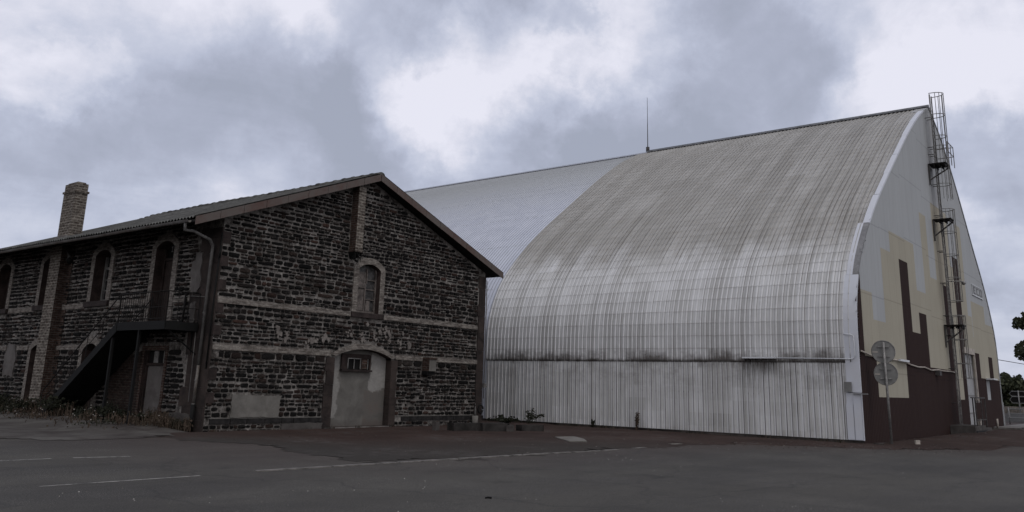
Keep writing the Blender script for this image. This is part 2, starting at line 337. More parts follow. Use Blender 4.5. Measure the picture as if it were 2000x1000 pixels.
# ------------------------------------------------------------------ mesh helpers
ORG = {}
class MB:
    def __init__(s): s.v = []; s.f = []; s.mi = []; s.uv = {}; s.sm = []
    def add(s, vs, fs, mi=0, smooth=False):
        o = len(s.v); s.v += [tuple(x) for x in vs]
        for f in fs: s.f.append(tuple(i+o for i in f)); s.mi.append(mi); s.sm.append(smooth)
        return s
    def box(s, x0, x1, y0, y1, z0, z1, mi=0):
        return s.add([(x, y, z) for z in (z0, z1) for y in (y0, y1) for x in (x0, x1)],
                     [(0, 2, 3, 1), (4, 5, 7, 6), (0, 1, 5, 4), (2, 6, 7, 3), (0, 4, 6, 2), (1, 3, 7, 5)], mi)
    def hexa(s, a, b, mi=0):      # two quads joined
        n = len(a)
        return s.add(list(a)+list(b), [tuple(range(n-1, -1, -1)), tuple(range(n, 2*n))]+[(i, (i+1) % n, n+(i+1) % n, n+i) for i in range(n)], mi)
    def quad(s, a, b, c, d, mi=0): return s.add([a, b, c, d], [(0, 1, 2, 3)], mi)
    def tube(s, pts, r, n=6, mi=0, cap=True, closed=False, r1=None):
        pts = [Vector(p) for p in pts]; rings = []; m = len(pts)
        for i, p in enumerate(pts):
            if closed: t = pts[(i+1) % m]-pts[i-1]
            else: t = pts[min(i+1, m-1)]-pts[max(i-1, 0)]
            t.normalize()
            a = Vector((0, 0, 1)) if abs(t.z) < .9 else Vector((1, 0, 0))
            x = t.cross(a).normalized(); y = t.cross(x)
            rr = r if r1 is None else r+(r1-r)*i/max(1, m-1)
            rings.append([p+(x*math.cos(2*PI*k/n)+y*math.sin(2*PI*k/n))*rr for k in range(n)])
        vs = [v for g in rings for v in g]; fs = []
        for i in range(m if closed else m-1):
            j = (i+1) % m
            for k in range(n): fs.append((i*n+k, i*n+(k+1) % n, j*n+(k+1) % n, j*n+k))
        if cap and not closed: fs += [tuple(range(n-1, -1, -1)), tuple((m-1)*n+k for k in range(n))]
        return s.add(vs, fs, mi, n > 5)
    def pieces(s):
        """loose islands grouped into the far-apart pieces they form"""
        par = list(range(len(s.v)))
        def find(i):
            while par[i] != i: par[i] = par[par[i]]; i = par[i]
            return i
        for f in s.f:
            a = find(f[0])
            for i in f[1:]: par[find(i)] = a
        isl = {}
        for i in range(len(s.v)): isl.setdefault(find(i), []).append(i)
        if not 1 < len(isl) < 260: return None
        keys = list(isl); bb = []
        for k in keys:
            q = [s.v[i] for i in isl[k]]; bb.append([(min(c), max(c)) for c in zip(*q)])
        n = len(keys); g = list(range(n))
        def fg(i):
            while g[i] != i: i = g[i]
            return i
        size = [max(b-a for a, b in x) for x in bb]
        for i in range(n):
            for j in range(i+1, n):
                gap = math.sqrt(sum(max(0, bb[i][c][0]-bb[j][c][1], bb[j][c][0]-bb[i][c][1])**2 for c in range(3)))
                if gap <= max(.02, .5*max(size[i], size[j]))*.98: g[fg(i)] = fg(j)
        grp = {keys[i]: fg(i) for i in range(n)}
        if len(set(grp.values())) < 2: return None
        out = {}
        for f, mi, sm in zip(s.f, s.mi, s.sm):
            out.setdefault(grp[find(f[0])], []).append((f, mi, sm))
        res = []
        for fl in out.values():
            m = MB(); mp = {}
            for f, mi, sm in fl:
                ff = []
                for i in f:
                    if i not in mp: mp[i] = len(m.v); m.v.append(s.v[i])
                    ff.append(mp[i])
                m.f.append(tuple(ff)); m.mi.append(mi); m.sm.append(sm)
            res.append(m)
        return sorted(res, key=lambda m: -len(m.v))
    def build(s, name, mats, parent=None, uvs=None, whole=False):
        if parent is not None and not uvs and not whole and len(s.v) < 6000:
            ps = s.pieces()
            if ps: return [m.build(name, mats, parent, whole=True) for m in ps][0]
        if not isinstance(mats, (list, tuple)): mats = [mats]
        org = ORG.get(parent.name, Vector((0, 0, 0))) if parent else None
        if parent is None:
            xs = [v[0] for v in s.v]; ys = [v[1] for v in s.v]; zs = [v[2] for v in s.v]
            org = Vector(((min(xs)+max(xs))/2, (min(ys)+max(ys))/2, min(zs)))
        me = bpy.data.meshes.new(name)
        me.from_pydata([(v[0]-org.x, v[1]-org.y, v[2]-org.z) for v in s.v], [], s.f)
        for m in mats: me.materials.append(m)
        me.polygons.foreach_set('material_index', s.mi); me.polygons.foreach_set('use_smooth', s.sm)
        if uvs:
            l = me.uv_layers.new(name='UVMap')
            data = [0.0]*(2*len(me.loops))
            for i, lp in enumerate(me.loops): data[2*i], data[2*i+1] = uvs[lp.vertex_index]
            l.data.foreach_set('uv', data)
        me.update()
        o = bpy.data.objects.new(name, me); col.objects.link(o)
        if parent: o.parent = parent
        else: o.location = org
        ORG[o.name] = org
        return o
def tag(o, label=None, cat=None, group=None, kind=None):
    if label: o['label'] = label
    if cat: o['category'] = cat
    if group: o['group'] = group
    if kind: o['kind'] = kind
    return o
def thing(name, loc, label, cat, group=None):
    o = bpy.data.objects.new(name, None); col.objects.link(o); o.location = loc; o.empty_display_size = .3
    ORG[o.name] = Vector(loc); return tag(o, label, cat, group)
def interp(pts, t):
    for (a, b), (c, d) in zip(pts, pts[1:]):
        if t <= c: return b+(d-b)*(t-a)/(c-a) if c > a else d
    return pts[-1][1]
def arch(u0, u1, zs, zt):
    """height of a segmental arch over u"""
    h = zt-zs; w = (u1-u0)/2; r = (w*w+h*h)/(2*h); c = (u0+u1)/2
    return lambda u: zt-r+math.sqrt(max(0, r*r-(u-c)**2)) if u0 <= u <= u1 else zs

# ------------------------------------------------------------------ HOUSE
GY, SX = 23.70, 15.29            # gable plane, side plane
XR, YB = 28.30, 49.0
def PG(u, z, d=0): return (u, GY-d, z)
def PS(u, z, d=0): return (SX-d, u, z)
def roofz(x):  # underside of the roof over the walls
    return 9.07-.395*abs(x-21.45)
house = thing('stone_house', ((SX+XR)/2, (GY+YB)/2, 0), 'long two storey dark rubble stone house with pale mortar and a brick chimney', 'house')

class Opening:
    def __init__(s, u0, u1, z0, zs, zt=None):
        s.u0, s.u1, s.z0, s.zs, s.zt = u0, u1, z0, zs, zt or zs
        s.top = arch(u0, u1, zs, zt) if zt and zt > zs else (lambda u: zs)
g_win = Opening(21.05, 22.13, 4.11, 5.70, 5.90)
g_door = Opening(20.22, 22.96, .10, 2.50, 2.79)
s_door = Opening(26.38, 27.50, 3.42, 5.90, 6.11)
s_winA = Opening(30.60, 31.72, 4.24, 5.92, 6.12)
s_winB = Opening(34.86, 35.96, 4.24, 5.92, 6.12)
s_winC = Opening(38.98, 40.10, 4.20, 5.92, 6.12)
s_arA = Opening(30.62, 31.74, .2, 2.48, 2.72)
s_arB = Opening(34.86, 35.94, .2, 2.48, 2.70)
s_und = Opening(26.20, 27.46, .40, 2.46)
GOP = [g_win, g_door]; SOP = [s_door, s_winA, s_winB, s_winC, s_arA, s_arB, s_und]

def wall_sheet(mb, P, ulo, uhi, topf, ops, d=0.0, mi=0, zlo=-.1, extra=()):
    bs = {ulo, uhi, *extra}
    for o in ops:
        n = 16 if o.zt > o.zs else 1
        bs |= {o.u0+(o.u1-o.u0)*i/n for i in range(n+1)}
    bs = sorted(b for b in bs if ulo <= b <= uhi)
    for a, b in zip(bs, bs[1:]):
        m = (a+b)/2
        act = sorted([o for o in ops if o.u0 < m < o.u1], key=lambda o: o.z0)
        la = lb = zlo
        for o in act:
            if o.z0 > la: mb.quad(P(a, la, d), P(b, lb, d), P(b, o.z0, d), P(a, o.z0, d), mi)
            la, lb = o.top(a), o.top(b)
        mb.quad(P(a, la, d), P(b, lb, d), P(b, topf(b), d), P(a, topf(a), d), mi)

def masonry(mb, P, rows, free, mi, seed, wr=(.9, 2.1), gap=.016, skip=.0, wob=.03, rough=1.0):
    rr = random.Random(seed)
    for z0, z1 in rows:
        for a, b in free(z0, z1):
            gx_ = gap*.5; u = a+gx_
            while u < b-.07:
                h = z1-z0; w = h*rr.uniform(*wr)
                if rr.random() < .15: w *= rr.uniform(1.3, 1.9)
                elif rr.random() < .2: w *= .6
                if b-u < w*1.4: w = b-u
                x0, x1 = u, min(u+w, b)-gx_*rr.uniform(.4, 2.2)
                u += w
                if rr.random() < .13 and h > .13 and x1-x0 > .12:
                    zs_ = z0+h*rr.uniform(.38, .62); xs_ = x0+(x1-x0)*rr.uniform(.4, .6); subs = [(x0, x1, z0, zs_), (x0, xs_-gap*.6, zs_, z1), (xs_+gap*.6, x1, zs_, z1)]
                else: subs = [(x0, x1, z0, z1)]
                if x1-x0 < .05 or rr.random() < skip: continue
                for x0, x1, y0_, y1_ in subs:
                    h = y1_-y0_
                    wz = wob*mnoise.noise((x0*.7, y0_*3, seed))
                    g = gap*rr.uniform(.5, 1.9)
                    zz0, zz1 = y0_+g+wz, y1_-g*rr.uniform(.4, 1.6)+wz
                    if rr.random() < .18: zz1 -= h*rr.uniform(.08, .3)
                    if rr.random() < .10: zz0 += h*rr.uniform(.08, .25)
                    cx, cz, hw, hh = (x0+x1)/2, (zz0+zz1)/2, (x1-x0)/2, (zz1-zz0)/2
                    n = 11; pw = rr.uniform(.34, .66); ph = rr.uniform(0, .6); ring = []
                    for k in range(n):
                        t = 2*PI*(k+ph)/n; c, s_ = math.cos(t), math.sin(t)
                        j = 1-rr.uniform(0, .15)*rough
                        ring.append((cx+hw*math.copysign(abs(c)**pw, c)*j, cz+hh*math.copysign(abs(s_)**pw, s_)*j))
                    d1 = rr.uniform(.015, .06)
                    vs = [P(x, z, 0.0) for x, z in ring]+[P(cx+(x-cx)*.86, cz+(z-cz)*.82, d1*rr.uniform(.7, 1.1)) for x, z in ring]+[P(cx+rr.uniform(-.2, .2)*hw, cz, d1*1.25)]
                    fs = [(k, (k+1) % n, n+(k+1) % n, n+k) for k in range(n)]+[(n+k, n+(k+1) % n, 2*n) for k in range(n)]
                    mb.add(vs, fs, mi)

def make_rows(z0, z1, lo, hi, seed):
    rr = random.Random(seed); r = []; z = z0
    while z < z1-.05:
        h = rr.uniform(lo, hi)
        if z1-z < h*1.4: h = z1-z
        r.append((z, z+h)); z += h
    return r
def minus(iv, cuts):
    for c0, c1 in cuts:
        out = []
        for a, b in iv:
            if c1 <= a or c0 >= b: out.append((a, b)); continue
            if c0 > a: out.append((a, c0))
            if c1 < b: out.append((c1, b))
        iv = out
    return [x for x in iv if x[1]-x[0] > .08]
def cutwidth(o, band, z0, z1, bandbelow=0):
    """horizontal span an opening and its surround take out of a course"""
    if z1 <= o.z0-bandbelow or z0 >= o.zt+band: return None
    if z0 < o.zs: return (o.u0-band, o.u1+band)
    c = (o.u0+o.u1)/2; w = (o.u1-o.u0)/2+band; H = o.zt+band-o.zs
    t = max(0, 1-(max(z0, o.zs)-o.zs)/max(H, .01)); 
    return (c-w*math.sqrt(t), c+w*math.sqrt(t))

# gable masonry
def g_free(z0, z1):
    zm = (z0+z1)/2
    xl, xr = 15.29+.02, 28.28
    lim = 21.45+np_dx(z1); xl = max(xl, 21.45-np_dx(z1)); xr = min(xr, lim)
    cuts = []
    if z1 > .5: cuts += [(15.0, 15.30+(.28 if int((zm-.5)/.35) % 2 else .02)), (27.86 if zm > 2.8 else 27.95, 28.4)]
    for o, b, bb in ((g_win, .235, .2), (g_door, .22, 0)):
        c = cutwidth(o, b, z0, z1, bb)
        if c: cuts.append(c)
    if .5 < zm < 2.5: cuts.append((19.82, 20.2)); cuts.append((22.96, 23.3))
    if zm > 6.2: cuts.append((20.5, 20.9))
    if zm > 5.85 and zm <= 6.2: cuts.append((20.5, 20.8))
    if 2.05 < zm < 2.6: cuts.append((24.62, 25.08))
    if .43 < zm < 1.12: cuts.append((16.2+.05*math.sin(zm*9), 18.04))
    if zm < .28 and z0 < .25: cuts.append((18.15, 19.87))
    return minus([(xl, xr)], cuts)
def np_dx(z): return max(.05, (9.0-z)/.395)
wall = MB()
wall_sheet(wall, PG, SX, XR, roofz, GOP, extra=(21.45,))
wall_sheet(wall, PS, GY, YB, lambda u: roofz(SX), SOP)
wall.quad((XR, GY, -.1), (XR, YB, -.1), (XR, YB, roofz(XR)), (XR, GY, roofz(XR)))
wall.add([(SX, YB, -.1), (XR, YB, -.1), (XR, YB, roofz(XR)), (21.45, YB, roofz(21.45)-.75), (SX, YB, roofz(SX))], [(0, 1, 2, 3, 4)])
masonry(wall, PG, make_rows(-.02, .25, .12, .15, 1), g_free, 1, 11, (1.0, 2.4))
masonry(wall, PG, make_rows(.45, 1.20, .12, .17, 2), g_free, 1, 12, (.8, 1.9), gap=.015, skip=.07)
masonry(wall, PG, make_rows(1.20, 2.49, .12, .20, 3), g_free, 1, 13, (.8, 2.4), gap=.0125, wob=.05)
masonry(wall, PG, make_rows(2.70, 3.92, .11, .18, 4), g_free, 1, 14, (.9, 2.6), gap=.012, wob=.05)
masonry(wall, PG, make_rows(4.11, 9.15, .105, .185, 5), g_free, 1, 15, (.9, 2.7), gap=.0125, wob=.06)
def s_free(z0, z1):
    zm = (z0+z1)/2; cuts = [(23.6, 25.1+.15*math.sin(zm*3.1)), (33.85, 34.72)]
    for o in SOP:
        c = cutwidth(o, .29 if o is not s_und else .16, z0, z1, .22)
        if c: cuts.append(c)
    if 1.4 < zm < 2.75: cuts.append((37.2, 38.25))
    if zm < 2.4: cuts.append((27.6, 29.6+.2*math.sin(zm*5)))
    return minus([(24.9, 48.9)], cuts)
masonry(wall, PS, make_rows(.1, 2.50, .13, .20, 6), s_free, 1, 21, (.9, 2.4), gap=.014)
masonry(wall, PS, make_rows(2.70, 3.99, .12, .19, 7), s_free, 1, 22, (.9, 2.4), gap=.014)
masonry(wall, PS, make_rows(4.20, 6.6, .12, .19, 8), s_free, 1, 23, (.9, 2.4), gap=.014)
# lime splashes over the stones between the two string courses
for i in range(15):
    cu, cz = R.uniform(17.0, 24.0), 3.02+R.uniform(-.12, .2)
    if 20.1 < cu < 23: cz += .22
    for j in range(R.randint(3, 7)):
        u = cu+R.gauss(0, .09); z = cz+R.gauss(0, .13); w = R.uniform(.03, .075); h = w*R.uniform(.9, 1.8); n = 12; ph = R.uniform(0, 9)
        ring = [(u+w*math.cos(2*PI*k/n)*(1+.22*math.sin(3*k+ph)), z+h*math.sin(2*PI*k/n)*(1+.22*math.cos(2*k+ph))) for k in range(n)]
        wall.hexa([PG(a, b, .0) for a, b in ring], [PG(a, b, .05+R.uniform(0, .012)) for a, b in ring], 2)
wall.build('wall', [M['mortar'], M['stone'], mat_plaster('lime_splash', (.12, .108, .10), (.21, .19, .175), 4)], house, whole=True)

# string courses, butted against surrounds
def course(name, P, spans, z0, z1, d, m, ragged=True):
    mb = MB()
    for a, b in spans:
        n = max(1, int((b-a)/.22))
        for i in range(n):
            u0, u1 = a+(b-a)*i/n, a+(b-a)*(i+1)/n
            dd = d+R.uniform(0, .01); zt = z1+(R.uniform(-.02, .02) if ragged else 0)
            c0 = [P(u0, z0, -.02), P(u1, z0, -.02), P(u1, z0, dd), P(u0, z0, dd)]
            c1 = [P(u0, zt, -.02), P(u1, zt, -.02), P(u1, zt, dd), P(u0, zt, dd)]
            mb.hexa(c0, c1)
    return mb.build(name, m, house)
course('string_course', PG, [(15.33, 20.78), (22.40, 27.86)], 3.92, 4.10, .045, M['band'])
course('string_course', PG, [(15.33, 20.02), (23.18, 24.62), (25.09, 27.90)], 2.49, 2.67, .045, M['band'])
course('string_course', PS, [(25.1, 26.08), (27.8, 30.25), (32.05, 33.84), (34.74, 34.8), (36.06, 38.6), (40.45, 48.5)], 4.00, 4.19, .04, M['band'])
course('string_course', PS, [(32.05, 33.84), (36.25, 37.2), (38.25, 48.5)], 2.50, 2.66, .04, M['band'])
mb = MB()
u = 15.5
while u < 27.9:
    w = R.uniform(.45, .75)
    if not (19.85 < u+w/2 < 23.3) and not (18.1 < u < 19.4 and False):
        dd = .03+R.uniform(0, .02)
        if u+w < 19.95 or u > 23.2:
            mb.hexa([PG(u+.01, .262, -.02), PG(u+w-.012, .262, -.02), PG(u+w-.012, .262, dd), PG(u+.01, .262, dd)],
                    [PG(u+.01, .418, -.02), PG(u+w-.012, .418, -.02), PG(u+w-.012, .418, dd), PG(u+.01, .418, dd)])
    u += w
mb.build('plinth_course', M['cut_stone'], house)
mb = MB()
for a, b in ((15.45, 20.0), (23.2, 27.95)):
    mb.hexa([PG(a, .425, -.02), PG(b, .425, -.02), PG(b, .425, .018), PG(a, .425, .018)], [PG(a, .447, -.02), PG(b, .447, -.02), PG(b, .447, .018), PG(a, .447, .018)])
mb.build('mortar_ledge', M['cement'], house)

# corners
mb = MB(); z = .5; i = 0
while z < 6.35:
    h = R.uniform(.30, .40); w = .27 if i % 2 else 0
    if not w: z += h; i += 1; continue
    if not (3.80 < z+h/2 < 4.2) and not (2.42 < z+h/2 < 2.72):
        dd = .03+R.uniform(0, .015)
        mb.hexa([PG(15.285, z+.012, -.02), PG(15.30+w, z+.012, -.02), PG(15.30+w, z+.012, dd), PG(15.285, z+.012, dd)],
                [PG(15.285, z+h, -.02), PG(15.30+w, z+h, -.02), PG(15.30+w, z+h, dd), PG(15.285, z+h, dd)])
    z += h; i += 1
mb.build('quoin', M['red_quoin'], house)
mb = MB(); z = .05
while z < 6.2:
    h = R.uniform(.45, .9); a = 27.87+R.uniform(-.04, .06); h = min(h, 6.2-z); dd = .03+R.uniform(0, .012)
    mb.hexa([PG(a, z, -.02), PG(28.33, z, -.02), PG(28.33, z, dd), PG(a, z, dd)], [PG(a, z+h-.01, -.02), PG(28.33, z+h-.01, -.02), PG(28.33, z+h-.01, dd), PG(a, z+h-.01, dd)])
    z += h
mb.build('quoin', M['render'], house)
mb = MB(); z = .0; i = 0
while z < 6.25:
    h = R.uniform(.3, .6); a = 25.05+R.uniform(-.28, .12); h = min(h, 6.3-z); dd = .025+R.uniform(0, .012)
    mb.hexa([PS(GY-.028, z, -.02), PS(a, z, -.02), PS(a, z, dd), PS(GY-.028, z, dd)], [PS(GY-.028, z+h-.006, -.02), PS(a, z+h-.006, -.02), PS(a, z+h-.006, dd), PS(GY-.028, z+h-.006, dd)])
    z += h; i += 1
mb.build('corner_render', M['render'], house)

def blob_patch(name, P, pts, d, m, jag=.04, n=6):
    """thin plaster patch with an uneven outline"""
    out = []
    for (a, b), (c, e) in zip(pts, pts[1:]+pts[:1]):
        for i in range(n):
            t = i/n; out.append((a+(c-a)*t+R.uniform(-jag, jag), b+(e-b)*t+R.uniform(-jag, jag)))
    mb = MB(); mb.hexa([P(u, z, -.01) for u, z in out], [P(u, z, d) for u, z in out]); return mb.build(name, m, house)
blob_patch('plaster_patch', PG, [(16.2, .46), (17.98, .45), (18.07, 1.13), (16.22, 1.13)], .045, M['cement'], .03)
blob_patch('plaster_patch', PG, [(18.16, -.02), (19.85, -.02), (19.86, .27), (18.16, .25)], .05, M['concrete'], .02)
blob_patch('plaster_patch', PS, [(37.25, 1.45), (38.2, 1.5), (38.25, 2.3), (38.0, 2.75), (37.45, 2.7), (37.2, 2.2)], .05, M['door_grey'], .05)
blob_patch('plaster_patch', PS, [(24.55, 4.45), (24.95, 4.2), (25.2, 4.9), (24.95, 5.55), (24.65, 5.6)], .07, M['door_grey'], .06)
blob_patch('plaster_patch', PS, [(24.7, 3.3), (24.95, 3.3), (25.0, 3.9), (24.72, 3.95)], .07, M['concrete'], .05)
blob_patch('plaster_patch', PS, [(27.6, .2), (29.5, .2), (29.7, 1.2), (29.3, 2.3), (27.6, 2.4)], .03, mat_brick('sooty_brick', (.032, .021, .018), (.05, .032, .027), (.055, .048, .043), lichen=.8, lich=(.05, .045, .041)), .09)
blob_patch('plaster_patch', PS, [(24.2, -.05), (25.9, -.05), (25.7, .5), (24.4, .55)], .08, M['concrete'], .05)
# arched surrounds and openings
def surround(P, o, band, proud, depth, m_band, m_rev, parent, name='surround', below=0.0, legs=True, nar=18, wobble=0):
    mb = MB()
    c = (o.u0+o.u1)/2; w = (o.u1-o.u0)/2
    inner = []; outer = []
    if legs:
        inner.append((o.u0, o.z0-below)); outer.append((o.u0-band, o.z0-below))
        nl = 7
        for i in range(1, nl):
            t = i/nl; zz = o.z0+(o.zs-o.z0)*t; j = R.uniform(-.018, .018)
            inner.append((o.u0, zz)); outer.append((o.u0-band+j, zz))
    if o.zt > o.zs:
        oa = arch(o.u0-band, o.u1+band, o.zs+band*.25, o.zt+band)
        for i in range(nar+1):
            t = i/nar; uu = o.u0+(o.u1-o.u0)*t; inner.append((uu, o.top(uu)))
            vo = o.u0-band+(o.u1-o.u0+2*band)*t; outer.append((vo, oa(vo)))
    else:
        inner += [(o.u0, o.zs), (o.u1, o.zs)]; outer += [(o.u0-band, o.zs+band), (o.u1+band, o.zs+band)]
    if legs:
        for i in range(nl-1, 0, -1):
            t = i/nl; zz = o.z0+(o.zs-o.z0)*t; j = R.uniform(-.018, .018)
            inner.append((o.u1, zz)); outer.append((o.u1+band+j, zz))
        inner.append((o.u1, o.z0-below)); outer.append((o.u1+band, o.z0-below))
    n = len(inner)
    for i in range(n-1):
        a, b, e, f = inner[i], inner[i+1], outer[i+1], outer[i]
        mb.quad(P(*a, proud), P(*b, proud), P(*e, proud), P(*f, proud), 0)
        mb.quad(P(*f, proud), P(*e, proud), P(*e, -.02), P(*f, -.02), 0)
        mb.quad(P(*b, proud), P(*a, proud), P(*a, -depth), P(*b, -depth), 1)
    # bottom reveal
    mb.quad(P(o.u0, o.z0, proud if not legs else 0), P(o.u1, o.z0, proud if not legs else 0), P(o.u1, o.z0, -depth), P(o.u0, o.z0, -depth), 1)
    return mb.build(name, [m_band, m_rev], parent)
def backing(mb, P, o, d, mi=0):
    n = 14
    us = [o.u0+(o.u1-o.u0)*i/n for i in range(n+1)]
    for a, b in zip(us, us[1:]): mb.quad(P(a, o.z0, -d), P(b, o.z0, -d), P(b, o.top(b), -d), P(a, o.top(a), -d), mi)
def bar(mb, P, u0, u1, z0, z1, d0, d1, mi=0):
    mb.hexa([P(u0, z0, d0), P(u1, z0, d0), P(u1, z0, d1), P(u0, z0, d1)], [P(u0, z1, d0), P(u1, z1, d0), P(u1, z1, d1), P(u0, z1, d1)], mi)
def sill(P, u0, u1, z0, z1, proud, parent):
    mb = MB(); bar(mb, P, u0, u1, z0, z1, -.05, proud); return mb.build('sill', M['sill'], parent)

# gable upper window: mostly boarded with grey planks
fr = MB(); D = .22
bar(fr, PG, 21.05, 21.10, 4.11, 5.78, -D, -D+.06); bar(fr, PG, 22.06, 22.12, 4.11, 5.78, -D, -D+.06)
bar(fr, PG, 21.10, 22.06, 4.11, 4.18, -D, -D+.06); bar(fr, PG, 21.55, 21.60, 4.18, 5.2, -D, -D+.06); bar(fr, PG, 21.62, 21.65, 5.2, 5.75, -D, -D+.06)
for z in (4.60, 4.97, 5.32): bar(fr, PG, 21.60, 22.06, z, z+.03, -D, -D+.05)
win = fr.build('window', M['wood'], house)
pn = MB(); backing(pn, PG, g_win, D+.015); pn.build('pane', M['dusty_pane'], win)
bd = MB(); bar(bd, PG, 21.11, 21.54, 4.2, 5.0, -D-.01, -D+.03); bar(bd, PG, 21.2, 21.55, 5.02, 5.6, -D-.01, -D+.08); bar(bd, PG, 21.66, 21.86, 4.2, 4.58, -D-.01, -D+.03); bar(bd, PG, 21.11, 21.19, 5.02, 5.6, -D-.01, -D+.02)
bd.build('board', mat_plain('grey_boards', (.15, .13, .12), .85, var=.4, scale=5), win)
bd = MB(); bar(bd, PG, 21.06, 21.13, 4.63, 5.0, -D+.06, -D+.075); bd.build('gap', M['dark'], win)
surround(PG, g_win, .235, .04, .24, M['band'], M['reveal'], win)
sill(PG, 20.80, 22.38, 3.92, 4.095, .09, win)

# gable doorway walled up with cement, small barred light on top
dd = MB(); D = .26
backing(dd, PG, g_door, D)
door = dd.build('walled_up_doorway', M['infill'], house)
sr = surround(PG, g_door, .20, .06, .28, M['band'], M['reveal'], door, 'arch_band', legs=False)
mb = MB()
for a, b in ((19.84, 20.22), (22.96, 23.30)):
    z = .1; i = 0
    while z < 2.44:
        h = min(R.uniform(.25, .45), 2.46-z); e = R.uniform(-.06, .06); dp = .03+R.uniform(0, .012)
        u0, u1 = (a+e, b) if b < 21 else (a, b+e)
        mb.hexa([PG(u0, z, -.27), PG(u1, z, -.27), PG(u1, z, dp), PG(u0, z, dp)], [PG(u0, z+h-.008, -.27), PG(u1, z+h-.008, -.27), PG(u1, z+h-.008, dp), PG(u0, z+h-.008, dp)])
        z += h
mb.build('jamb', M['render'], door)
lw = MB(); D2 = .25
bar(lw, PG, 20.75, 22.12, 2.07, 2.60, -D2, -D2+.02, 1)
bar(lw, PG, 20.72, 20.98, 2.07, 2.62, -D2+.02, -D2+.07); bar(lw, PG, 22.07, 22.13, 2.07, 2.60, -D2+.02, -D2+.07); bar(lw, PG, 20.98, 22.07, 2.47, 2.62, -D2+.02, -D2+.06)
bar(lw, PG, 21.62, 21.70, 2.07, 2.47, -D2+.02, -D2+.06)
lw2 = lw.build('light', [M['brown_wood'], M['dark']], door)
mb = MB()
for u in (20.99, 21.28, 21.58): bar(mb, PG, u, u+.03, 2.09, 2.46, -D2+.075, -D2+.09)
bar(mb, PG, 20.99, 21.61, 2.44, 2.47, -D2+.091, -D2+.105); bar(mb, PG, 21.94, 21.97, 2.09, 2.46, -D2+.075, -D2+.09)
mb.build('glazing_bar', M['frame'], lw2)
mb = MB(); bar(mb, PG, 21.71, 21.93, 2.09, 2.45, -D2+.025, -D2+.06); mb.build('plank', M['brick'], lw2)
mb = MB(); bar(mb, PG, 20.70, 22.16, 2.0, 2.065, -D2, -D2+.13); mb.build('sill', M['sill'], lw2)
mb = MB(); bar(mb, PG, 20.24, 23.0, -.06, .095, -.26, .06); mb.build('threshold', M['kerb'], door)

# flue hung on the gable, and the cut bracket lower down
mb = MB(); mb.box(20.52, 20.87, GY-.34, GY+.02, 6.22, 8.66, 0)
mb.add([(20.48, GY-.37, 6.22), (20.90, GY-.37, 6.22), (20.90, GY, 6.22), (20.48, GY, 6.22), (20.58, GY-.05, 5.98), (20.80, GY-.05, 5.98), (20.80, GY, 5.98), (20.58, GY, 5.98)],
       [(0, 1, 2, 3), (4, 7, 6, 5), (0, 4, 5, 1), (1, 5, 6, 2), (3, 2, 6, 7), (0, 3, 7, 4)], 1)
flue = mb.build('flue', [M['pale_brick'], M['black_iron']], house)
# left cheek of the flue is bare brown brick
for p in flue.data.polygons:
    if p.material_index == 0 and p.normal.x < -.5: p.material_index = 2
flue.data.materials.append(M['brick'])
mb = MB()
for i in range(9):
    a = PG(R.uniform(20.48, 20.88), 6.2, .33); b = PG(a[0]+R.uniform(-.12, .12), R.uniform(5.85, 6.02), R.uniform(.2, .42)); mb.tube([a, b], .012, 4)
mb.build('twig', M['black_iron'], flue)
mb = MB(); mb.box(24.66, 25.05, GY-.38, GY+.02, 2.12, 2.56, 0); mb.box(24.63, 25.08, GY-.41, GY+.02, 2.563, 2.63, 2); mb.box(24.64, 25.07, GY-.30, GY+.02, 1.98, 2.118, 1)
cb = mb.build('corbel', [M['cement'], M['black_iron'], M['brick']], house)
for p in cb.data.polygons:
    if p.material_index == 0 and p.normal.x < -.5: p.material_index = 2

# side wall windows
def side_window(o, kind):
    D = .42; fr = MB()
    bar(fr, PS, o.u0, o.u0+.10, o.z0, o.zs, -D, -D+.08); bar(fr, PS, o.u1-.10, o.u1, o.z0, o.zs, -D, -D+.08)
    bar(fr, PS, o.u0+.1, o.u1-.1, o.z0, o.z0+.09, -D, -D+.08)
    c = (o.u0+o.u1)/2
    bar(fr, PS, c-.04, c+.04, o.z0+.09, 5.5, -D, -D+.07); bar(fr, PS, o.u0+.1, o.u1-.1, 5.45, 5.53, -D, -D+.085)
    for z in (4.65, 5.05): bar(fr, PS, o.u0+.1, o.u1-.1, z, z+.04, -D, -D+.05)
    w = fr.build('window', M['frame'] if kind == 0 else M['brown_wood'], house)
    pn = MB(); backing(pn, PS, o, D+.01); pn.build('pane', M['pane'], w)
    if kind == 0:
        b2 = MB(); bar(b2, PS, o.u0+.12, c-.05, 5.53, 5.95, -D, -D+.04); b2.build('board', M['wood'], w)
    surround(PS, o, .27, .04, .45, M['band'], M['reveal'], w)
    sill(PS, o.u0-.3, o.u1+.3, o.z0-.2, o.z0-.01, .12, w)
    return w
side_window(s_winA, 0); side_window(s_winB, 1); side_window(s_winC, 1)
